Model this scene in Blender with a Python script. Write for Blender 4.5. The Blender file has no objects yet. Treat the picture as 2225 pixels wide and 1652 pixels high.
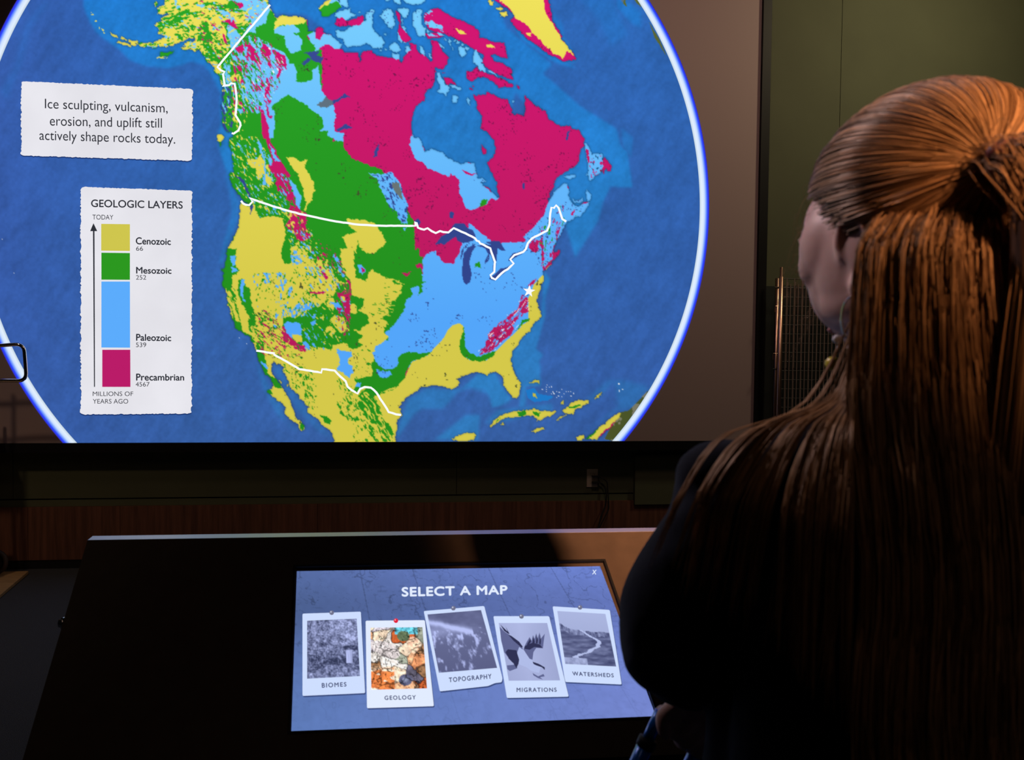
import bpy, bmesh, math, random
import numpy as np
from mathutils import Vector, Matrix

# ------------------------------------------------------------------ camera, light, exposure
IMG_W, IMG_H = 2225.0, 1652.0
FOC, CX, CY = 1677.5, 857.5, 847.8            # focal length and principal point (the photo is a crop)
YAW, PITCH, ROLL = map(math.radians, (5.557, 1.84, -0.353))
CAM = np.array([0.0, 0.0, 1.29])
WALL_Y = 5.0
SCR_Y = 4.90
_f = np.array([math.sin(YAW)*math.cos(PITCH), math.cos(YAW)*math.cos(PITCH), -math.sin(PITCH)])
_r = np.array([math.cos(YAW), -math.sin(YAW), 0.0])
_d = np.cross(_f, _r)
_c, _s = math.cos(ROLL), math.sin(ROLL)
RT, DN, FW = _c*_r + _s*_d, -_s*_r + _c*_d, _f

def rays(px, py):
    px = np.asarray(px, float)[..., None]; py = np.asarray(py, float)[..., None]
    return (px-CX)/FOC*RT + (py-CY)/FOC*DN + FW
def on_plane(px, py, point, normal):
    d = rays(px, py); n = np.asarray(normal, float)
    t = ((np.asarray(point, float)-CAM) @ n)/(d @ n)
    return CAM + d*t[..., None]
def on_wall(px, py, y=SCR_Y):
    return on_plane(px, py, (0, y, 0), (0, 1, 0))
def at(px, py, depth):
    """point at a given distance along the optical axis"""
    return Vector(CAM + rays(px, py)*depth)
scn = bpy.context.scene
scn.view_settings.view_transform = 'Standard'; scn.view_settings.look = 'None'
scn.view_settings.gamma = 1.0; scn.view_settings.exposure = 0.0; scn.view_settings.use_curve_mapping = False
cam_d = bpy.data.cameras.new('camera'); cam = bpy.data.objects.new('camera', cam_d); scn.collection.objects.link(cam)
cam_d.sensor_fit = 'HORIZONTAL'; cam_d.sensor_width = 36.0; cam_d.lens = 36.0*FOC/IMG_W
cam_d.shift_x = (IMG_W/2-CX)/IMG_W; cam_d.shift_y = (CY-IMG_H/2)/IMG_W
cam_d.clip_start = .02; cam_d.clip_end = 60
M3 = Matrix(((RT[0], -DN[0], -FW[0]), (RT[1], -DN[1], -FW[1]), (RT[2], -DN[2], -FW[2])))
cam.matrix_world = Matrix.Translation(Vector(CAM)) @ M3.to_4x4()
cam_d.dof.use_dof = True; cam_d.dof.focus_distance = 3.6; cam_d.dof.aperture_fstop = 8.0
scn.camera = cam
world = bpy.data.worlds.new('world'); scn.world = world; world.use_nodes = True
world.node_tree.nodes['Background'].inputs[0].default_value = (.55, .6, .8, 1); world.node_tree.nodes['Background'].inputs[1].default_value = .004

def area_light(name, loc, target, size, power, color, spread=180):
    l = bpy.data.lights.new(name, 'AREA'); l.shape = 'DISK'; l.size = size; l.energy = power; l.color = color; l.spread = math.radians(spread)
    o = bpy.data.objects.new(name, l); scn.collection.objects.link(o); o.location = loc
    o.rotation_euler = (Vector(target)-Vector(loc)).to_track_quat('-Z', 'Y').to_euler()
    return o
# museum ceiling spots: warm wash on the upper wall, one warm spot behind the visitor; plus two added fills
area_light('ceiling_wash', (1.6, 2.6, 4.6), (1.9, 5.0, 2.6), .5, 8, (1, .62, .50), 130)
area_light('ceiling_wash_right', (4.2, 3.4, 4.4), (3.7, 5.0, 2.8), .4, 12, (1, .80, .50), 120)
area_light('visitor_spot', (.74, -1.75, 2.75), (.75, .66, 1.48), .14, 3.3, (1, .48, .23), 14)
area_light('added_face_fill', (-1.3, 3.2, 4.4), (.52, .72, 1.42), .2, .65, (1, .76, .82), 16)  # fill added to brighten the visitor's cheek, not a known fixture
area_light('added_hall_fill', (.3, -1.6, 5.0), (.3, -1.4, 0), 2.6, 7, (1, .66, .45))  # broad dim fill added so the unlit hair keeps some tone
area_light('aisle_spot', (-2.6, 1.4, 4.4), (-2.2, 4.2, 0), .3, 5, (1, .66, .42), 80)
# ------------------------------------------------------------------ the projected map, drawn as per-vertex colours
# polygon data is given in sheet coordinates: key = origin and scale of the survey sheet
SHEET = {'A': (440, 0, 5.5075), 'B': (440, 300, 5.5075), 'C': (820, 0, 5.5075), 'D': (820, 280, 5.5075),
         'E': (1160, 180, 5.5075), 'F': (1000, 0, 3.973), 'G': (480, 540, 7.343), 'H': (700, 540, 7.343),
         'I': (540, 740, 6.544), 'J': (820, 540, 5.5075), 'K': (800, 760, 5.5625), 'L': (1040, 780, 4.279),
         'M': (300, 0, 6.884), 'Z': (0, 0, 3.971), 'P': (0, 0, 1.0), 'Q': (0, 380, 2.664)}
def poly(spec):
    """'A 1,2 3,4 B 5,6' -> array of frame coordinates"""
    out = []; sh = SHEET['P']
    for tok in spec.split():
        if tok in SHEET: sh = SHEET[tok]
        else:
            a, b = tok.split(',')
            out.append((sh[0]+float(a)/sh[2], sh[1]+float(b)/sh[2]))
    return np.array(out)

def lattice(ix, iy, seed):
    n = (ix.astype(np.int64)*374761393 + iy.astype(np.int64)*668265263 + seed*974634777) & 0xffffffff
    n = ((n ^ (n >> 13))*1274126177) & 0xffffffff
    n = (n ^ (n >> 16)) & 0xffff
    return n/65535.0
def vnoise(x, y, seed):
    ix = np.floor(x); iy = np.floor(y); fx = x-ix; fy = y-iy
    fx = fx*fx*(3-2*fx); fy = fy*fy*(3-2*fy)
    a = lattice(ix, iy, seed); b = lattice(ix+1, iy, seed); c = lattice(ix, iy+1, seed); d = lattice(ix+1, iy+1, seed)
    return (a*(1-fx)+b*fx)*(1-fy)+(c*(1-fx)+d*fx)*fy
def fbm(x, y, seed, octv=3):
    s = 0; w = 0; a = 1.0
    for k in range(octv):
        s = s+a*vnoise(x*2**k, y*2**k, seed+k*17); w += a; a *= .55
    return s/w
def inside(P, X, Y):
    m = np.zeros(X.shape, bool)
    x0, y0 = P.min(0)-1; x1, y1 = P.max(0)+1
    rows = np.where((Y.max(1) >= y0) & (Y.min(1) <= y1))[0]; cols = np.where((X.max(0) >= x0) & (X.min(0) <= x1))[0]
    if not len(rows) or not len(cols): return m
    rs = slice(rows[0], rows[-1]+1); cs = slice(cols[0], cols[-1]+1)
    x = X[rs, cs]; y = Y[rs, cs]; r = np.zeros(x.shape, bool)
    xj, yj = P[-1]
    for xi, yi in P:
        if yi != yj:
            lo, hi = min(yi, yj), max(yi, yj)
            sel = (y >= lo) & (y < hi)
            r ^= sel & (x < (xj-xi)*(y-yi)/(yj-yi)+xi)
        xj, yj = xi, yi
    m[rs, cs] = r
    return m
def blur(a, n):
    for _ in range(n):
        a = (np.roll(a, 1, 0)+2*a+np.roll(a, -1, 0))/4; a = (np.roll(a, 1, 1)+2*a+np.roll(a, -1, 1))/4
    return a
STEP = 1.6
gx = np.arange(-40, 1548, STEP); gy = np.arange(-56, 972, STEP)
PX, PY = np.meshgrid(gx, gy)
WX = PX+5.0*(fbm(PX/13, PY/13, 3)-.5)+3.2*(vnoise(PX/3.6, PY/3.6, 9)-.5)
WY = PY+5.0*(fbm(PX/13, PY/13, 5)-.5)+3.2*(vnoise(PX/3.6, PY/3.6, 11)-.5)
SX = PX+1.6*(fbm(PX/9, PY/9, 31)-.5); SY = PY+1.6*(fbm(PX/9, PY/9, 35)-.5)      # gentle warp for smooth borders
# classes: 0 sea 1 yellow 2 green 3 pale blue 4 crimson 5 lake 6 dark speck 7 olive 8 white 9 grey-blue sea mud 10 bright shoal
CLS = np.zeros(PX.shape, np.uint8)
def mask_of(spec, smooth=False):
    P = spec if isinstance(spec, np.ndarray) else poly(spec)
    return inside(P, SX if smooth else WX, SY if smooth else WY)
def paint(c, spec, smooth=False, land=True):
    m = mask_of(spec, smooth)
    if land: m &= LAND
    CLS[m] = c
    return m
def streaks(c, where, dens, ang, long_, wide, seed, only=None):
    """elongated flecks of class c inside a mask"""
    a = math.radians(ang); u = (PX*math.cos(a)+PY*math.sin(a)); v = (-PX*math.sin(a)+PY*math.cos(a))
    wob = 6*(fbm(PX/30, PY/30, seed+5)-.5)
    n = fbm((u+wob)/long_, (v+wob*1.5)/wide, seed, 2)
    m = where & (n > np.quantile(n[where], 1-dens) if where.any() else False)
    if only is not None: m &= np.isin(CLS, only)
    CLS[m] = c

MAIN = poly("""M 400,-150 400,0 390,60 340,90 305,130 295,170 300,210 370,220 440,190 460,215 400,250 330,290 370,308 300,330 230,370 280,385 300,430 320,455
 290,500 310,510 340,500 345,525 400,540 330,590 270,620 200,640 150,655 60,630 0,655 10,690 60,712 130,690 180,700 240,725 330,695 400,700 430,720 460,690 510,700 545,650 640,622
 690,600 760,575 860,580 845,615 760,622 700,650 668,685 720,705 640,712 680,745 760,730 810,745 830,772 900,740 930,770 990,850 1000,880 1030,930 1090,960 1150,1030 1150,1065 1195,1105 1215,1150
 1225,1230 1250,1290 1258,1350 1250,1450 1262,1540 1240,1600
 A 225,1240 230,1340 240,1420 235,1500 270,1560 310,1600 340,1560 380,1640 B 320,0 320,80 335,130 350,200 372,330 372,410 340,410 315,430 330,500 370,580 400,640 450,700 500,755 545,775 540,800 500,780 460,755
 450,790 445,860 450,930 435,1000 425,1080 370,1200 305,1300 290,1400 280,1470 255,1560 225,1600
 G 15,330 45,400 50,470 20,560 75,690 110,800 110,860 140,950 160,1060 215,1170 225,1270 330,1330 400,1390 445,1400 500,1480 560,1600
 I 110,150 140,260 190,370 210,460 300,540 350,610 340,690 250,715 300,760 400,850 480,900 530,960 520,1050 600,1120 700,1200 730,1285 790,1275 805,1220 740,1150 690,1110 660,1040 630,950 600,870 560,800 500,700
 460,640 400,560 345,500 330,440 330,320 350,300 390,320 450,345 510,385 500,430 540,520 570,620 620,700 730,790 730,830 790,880 855,950 840,1010 960,1110 1090,1230 1190,1330 1215,1440 1215,1600
 K 325,1300 330,1090 345,940 355,860 410,790 385,740 380,690 410,620 480,560 600,490 620,460 700,445 780,430 880,440 950,460 1010,480 1060,450 1110,420 1110,380 1060,360 1100,335 1200,300 1330,275 1400,290 1430,320 1500,270
 1560,270 1620,340 1630,430 1680,500 1740,570 1790,590 1830,540 1850,470 1840,410 1790,310 1740,210 1720,130 1740,50
 J 1605,1270 1615,1230 1680,1160 1740,1060 1780,1010 1830,980 1860,900 1930,850 1965,800 1950,750 1925,700 1905,610 1945,530 1960,450 1985,390 1990,310 1975,275 2080,190 2070,160 2150,90 2190,60 2185,20
 D 2120,1490 2110,1450 2125,1400 2150,1330 2190,1270 2215,1200
 E 400,1652 470,1640 500,1600 560,1590 640,1480 670,1440 600,1430 560,1470 500,1470 430,1400 410,1340 420,1240 400,1205 355,1205 300,1250 230,1330 180,1430 165,1400 185,1330 240,1250 240,1180 300,1115 440,1030 530,970 545,870 570,800 605,740 605,670 540,570
 460,550 440,510 400,515 330,520 250,480 180,430 150,350 60,290 0,235
 C 1990,1330 1900,1270 1755,1140 1770,1250 1780,1330 1750,1390 1680,1360 1630,1380 1590,1280 1555,1185 1480,1190 1420,1145 1320,1100 1290,1130 1150,1140 1190,1230 1200,1310 1250,1390 1255,1450 1230,1530 1330,1590 1370,1640
 D 1330,50 1400,140 1420,230 1390,330 1310,405 1370,520 1430,650 1430,740 1465,790 1455,830 1390,780 1340,710 1270,680 1210,600 1180,500 1160,410 1100,405 1000,415 930,390 850,360 780,280 650,245 560,280 550,230 520,150 500,95 440,100 410,60
 C 405,1600 405,1500 420,1380 440,1330 490,1250 530,1210 560,1190 560,1130 600,1080 650,1060 670,1020 685,930 700,850 690,810 760,830 800,820 830,760 850,690 800,650 740,540 700,490 640,480 655,600 650,720 630,740 600,690 560,650 500,640 470,600 460,540 390,510
 395,600 340,640 320,680 290,750 260,700 200,690 100,690 0,670
 A 2100,680 2020,600 1930,610 1900,640 1890,750 1850,640 1720,630 1640,590 1660,540 1600,480 1540,420 1450,390 1400,330 1330,380 1260,370 1250,240 1180,205 1000,190 930,195 890,225 860,190 830,130 800,60 780,-10 700,-300""")
ISL_B = ["A 1385,100 1480,10 1560,-40 1620,10 1680,80 1560,150 1500,200 1430,190 1415,140", "A 1640,-40 1720,-20 1745,70 1720,85 1640,40",
 "A 1610,140 1770,90 1770,150 1850,180 1700,240 1600,210 1575,190", "A 1585,365 1700,370 1800,300 1900,270 1950,250 1960,140 2010,150 2040,230 2040,350 2110,420 2170,500 2140,570 2040,570 1960,510 1900,540 1810,550 1720,560 1690,530 1680,460 1600,440",
 "A 2000,130 2030,105 2060,120 2055,170 2020,175", "C 30,190 60,190 70,130 150,100 190,130 195,200 220,290 170,350 130,320 60,220", "C 240,100 300,90 385,110 350,225 300,210 270,160",
 "C 430,160 480,110 535,115 515,190 540,290 590,350 560,440 480,420 470,370 430,310", "C 590,400 640,380 600,360", "C 90,-30 150,-30 150,10 100,10", "C 190,-30 270,-20 280,50 200,20", "C 300,-30 570,-30 560,20 500,50 400,60 320,20",
 "C 0,410 60,450 75,520 30,560 0,570", "C 140,570 190,500 240,530 290,600 240,630 160,600", "C 170,640 270,660 270,720 180,680", "C 320,470 360,480 350,520 320,510", "C 330,560 370,540 395,600 340,640",
 "C 500,550 540,560 580,640 560,660 510,620", "C 620,640 640,640 645,690 625,690", "C 230,380 250,370 300,470 300,520 250,470", "C 290,310 320,320 355,390 340,400", "C 290,230 315,240 300,300",
 "C 710,500 800,560 800,600 740,540", "C 975,570 1010,555 1050,590 1060,640 1020,680 985,660", "C 1145,690 1165,600 1185,595 1220,680 1255,700 1255,750 1300,830 1290,870 1220,840 1200,790 1140,750",
 "C 1310,840 1400,870 1450,910 1330,870", "C 715,870 745,870 800,1000 860,1040 860,1090 810,1150 780,1100 715,1115 710,1085 750,1050 725,960", "C 850,1010 930,1020 1000,1050 985,1080 900,1050",
 "C 890,1150 930,1140 965,1160 950,1220 910,1230 888,1190", "C 1065,1180 1090,1165 1105,1200 1100,1260 1065,1220", "C 1620,1190 1640,1195 1635,1230 1618,1225", "D 1215,600 1260,590 1305,625 1290,640 1230,640",
 "E 355,1125 400,1100 500,1110 490,1140 430,1150", "E 610,740 630,720 655,770 700,860 770,835 815,850 830,930 845,1010 780,1080 690,1160 665,1175 650,1080 640,950 620,880", "E 630,1280 650,1300 690,1330 690,1390 650,1420 625,1390",
 "E 470,1390 500,1410 560,1400 590,1375 580,1430 520,1440 480,1420", "E 640,1060 650,1100 635,1100",
 "A 2130,190 2190,120 2230,110 2230,280 2170,240", "A 1865,150 1890,145 1890,165 1870,165"]
ISL_B += ["C %d,%d %d,%d %d,%d %d,%d" % (x, y, x+w, y+h//3, x+w, y+h, x, y+h) for x, y, w, h in ((860, 450, 20, 50), (865, 490, 18, 50), (915, 470, 22, 30), (950, 490, 34, 45), (1005, 520, 30, 30), (1060, 570, 45, 28), (890, 550, 14, 50), (800, 450, 30, 30), (30, 585, 20, 20), (90, 565, 28, 28), (80, 400, 22, 22))]
ISL_R = ["A 1345,345 1400,320 1450,350 1440,400 1400,470 1360,470", "A 1580,290 1610,220 1690,215 1720,250 1800,230 1920,170 1925,250 1900,290 1800,300 1680,310 1620,320",
 "C 235,120 260,160 285,260 280,320 350,400 400,460 380,500 310,500 270,430 235,360 262,290 240,190", "C 545,180 640,110 740,95 800,150 860,190 960,240 1110,290 1200,350 1230,390 1210,440 1290,470 1400,500 1520,520 1545,600 1560,710 1480,680 1400,650 1360,660 1400,720 1520,770 1600,830 1625,930 1660,960 1600,940 1480,900 1360,850 1300,810 1260,740 1270,670 1170,590 1100,550 980,490 890,440 800,400 700,390 620,350 560,260",
 "C 570,400 650,400 760,390 800,430 740,460 600,460", "C 1060,860 1130,850 1190,800 1220,850 1300,880 1420,910 1560,970 1640,1020 1620,1045 1540,1035 1450,1045 1360,960 1280,920 1180,930 1130,965 1080,950 1055,900",
 "C 785,920 860,930 920,980 940,1010 870,990 830,1020 790,960", "C 1095,1050 1130,1050 1130,1080 1105,1070", "C 1130,1020 1160,1025 1150,1045", "C 1670,1020 1700,1040 1695,1065 1675,1050", "E 830,920 850,890 880,940 920,990 935,1060 890,1060 860,1010 845,1080 825,1100 830,1010",
 "C 780,850 820,880 790,870", "D 1240,190 1270,220 1320,240 1300,300 1260,300 1255,240"]
ISL_Y = ["M 245,60 265,15 305,60 270,110", "C 1310,-30 1390,20 1390,60 1340,50", "C 1430,100 1480,80 1510,110 1440,125", "C 1465,140 1540,130 1560,180 1540,210 1480,190",
 "M -300,610 -200,640 -120,670 -100,700 -230,670 -310,640", "M -110,600 -60,650 -30,660 -60,690 -110,670", "M -420,480 -370,500 -300,540 -290,570 -400,530", "M 160,650 230,640 250,680 180,700",
 "Z 1050,310 1100,350 1090,360 1045,330", "Z 1110,345 1180,350 1190,380 1120,370", "Z 1195,370 1280,370 1370,370 1350,400 1280,410 1200,400", "B 180,0 250,-20 240,10 215,60 220,110 200,90 185,40", "Z 1875,1160 1910,1155 1940,1190 1900,1225 1880,1200",
 "L 100,630 140,580 220,520 330,480 400,475 470,480 520,465 600,490 640,480 680,490 730,480 690,520 600,560 540,585 550,555 480,530 400,530 330,545 270,540 200,580 150,615 110,630",
 "L 770,480 840,440 860,400 930,385 980,385 1025,380 1020,410 960,440 920,460 890,480 880,520 840,510 800,505", "L 715,575 760,540 830,510 750,570", "L 495,670 540,650 600,640 605,655 530,690",
 "L 500,310 530,330 545,370 510,350", "L 755,425 795,375 790,410 765,425", "L 1080,360 1110,330 1150,310 1130,340 1090,370", "L 460,235 510,200 560,190 565,235 545,205 490,225", "L 905,740 940,715 990,712 985,745 920,760",
 "L 1000,745 1090,660 1180,600 1230,540 1300,505 1330,510 1290,560 1220,640 1110,745", "K 1015,1085 1100,1030 1200,1010 1280,995 1300,1040 1280,1090 1100,1120", "K 1600,900 1640,880 1650,905 1620,915", "J 2000,250 2080,190 2075,200 2010,260",
 "I 430,560 470,590 465,620 440,600", "I 545,620 570,620 565,655 540,650"]
GRN = "F 245,-160 330,-80 380,10 450,100 560,130"
LAND = mask_of(MAIN)
for s in ISL_B+ISL_R+ISL_Y: LAND |= mask_of(s)
GREENLAND = "F 250,-200 300,0 400,60 470,130 440,180 470,230 560,320 660,390 780,480 890,530 930,520 990,520 1000,490 960,440 920,390 880,340 850,260 790,190 790,100 760,20 740,-200"
LAND |= mask_of(GREENLAND)
m = mask_of(MAIN); CLS[m] = 4
paint(4, GREENLAND); paint(1, "F 330,-100 340,0 430,70 480,160 590,230 620,290 700,350 760,420 800,460 870,490 890,515 905,480 930,440 990,490 960,440 920,390 890,360 830,260 780,180 730,100 710,-200")
for s in ("F 565,280 610,285 600,320 570,300",): paint(1, s)
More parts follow.
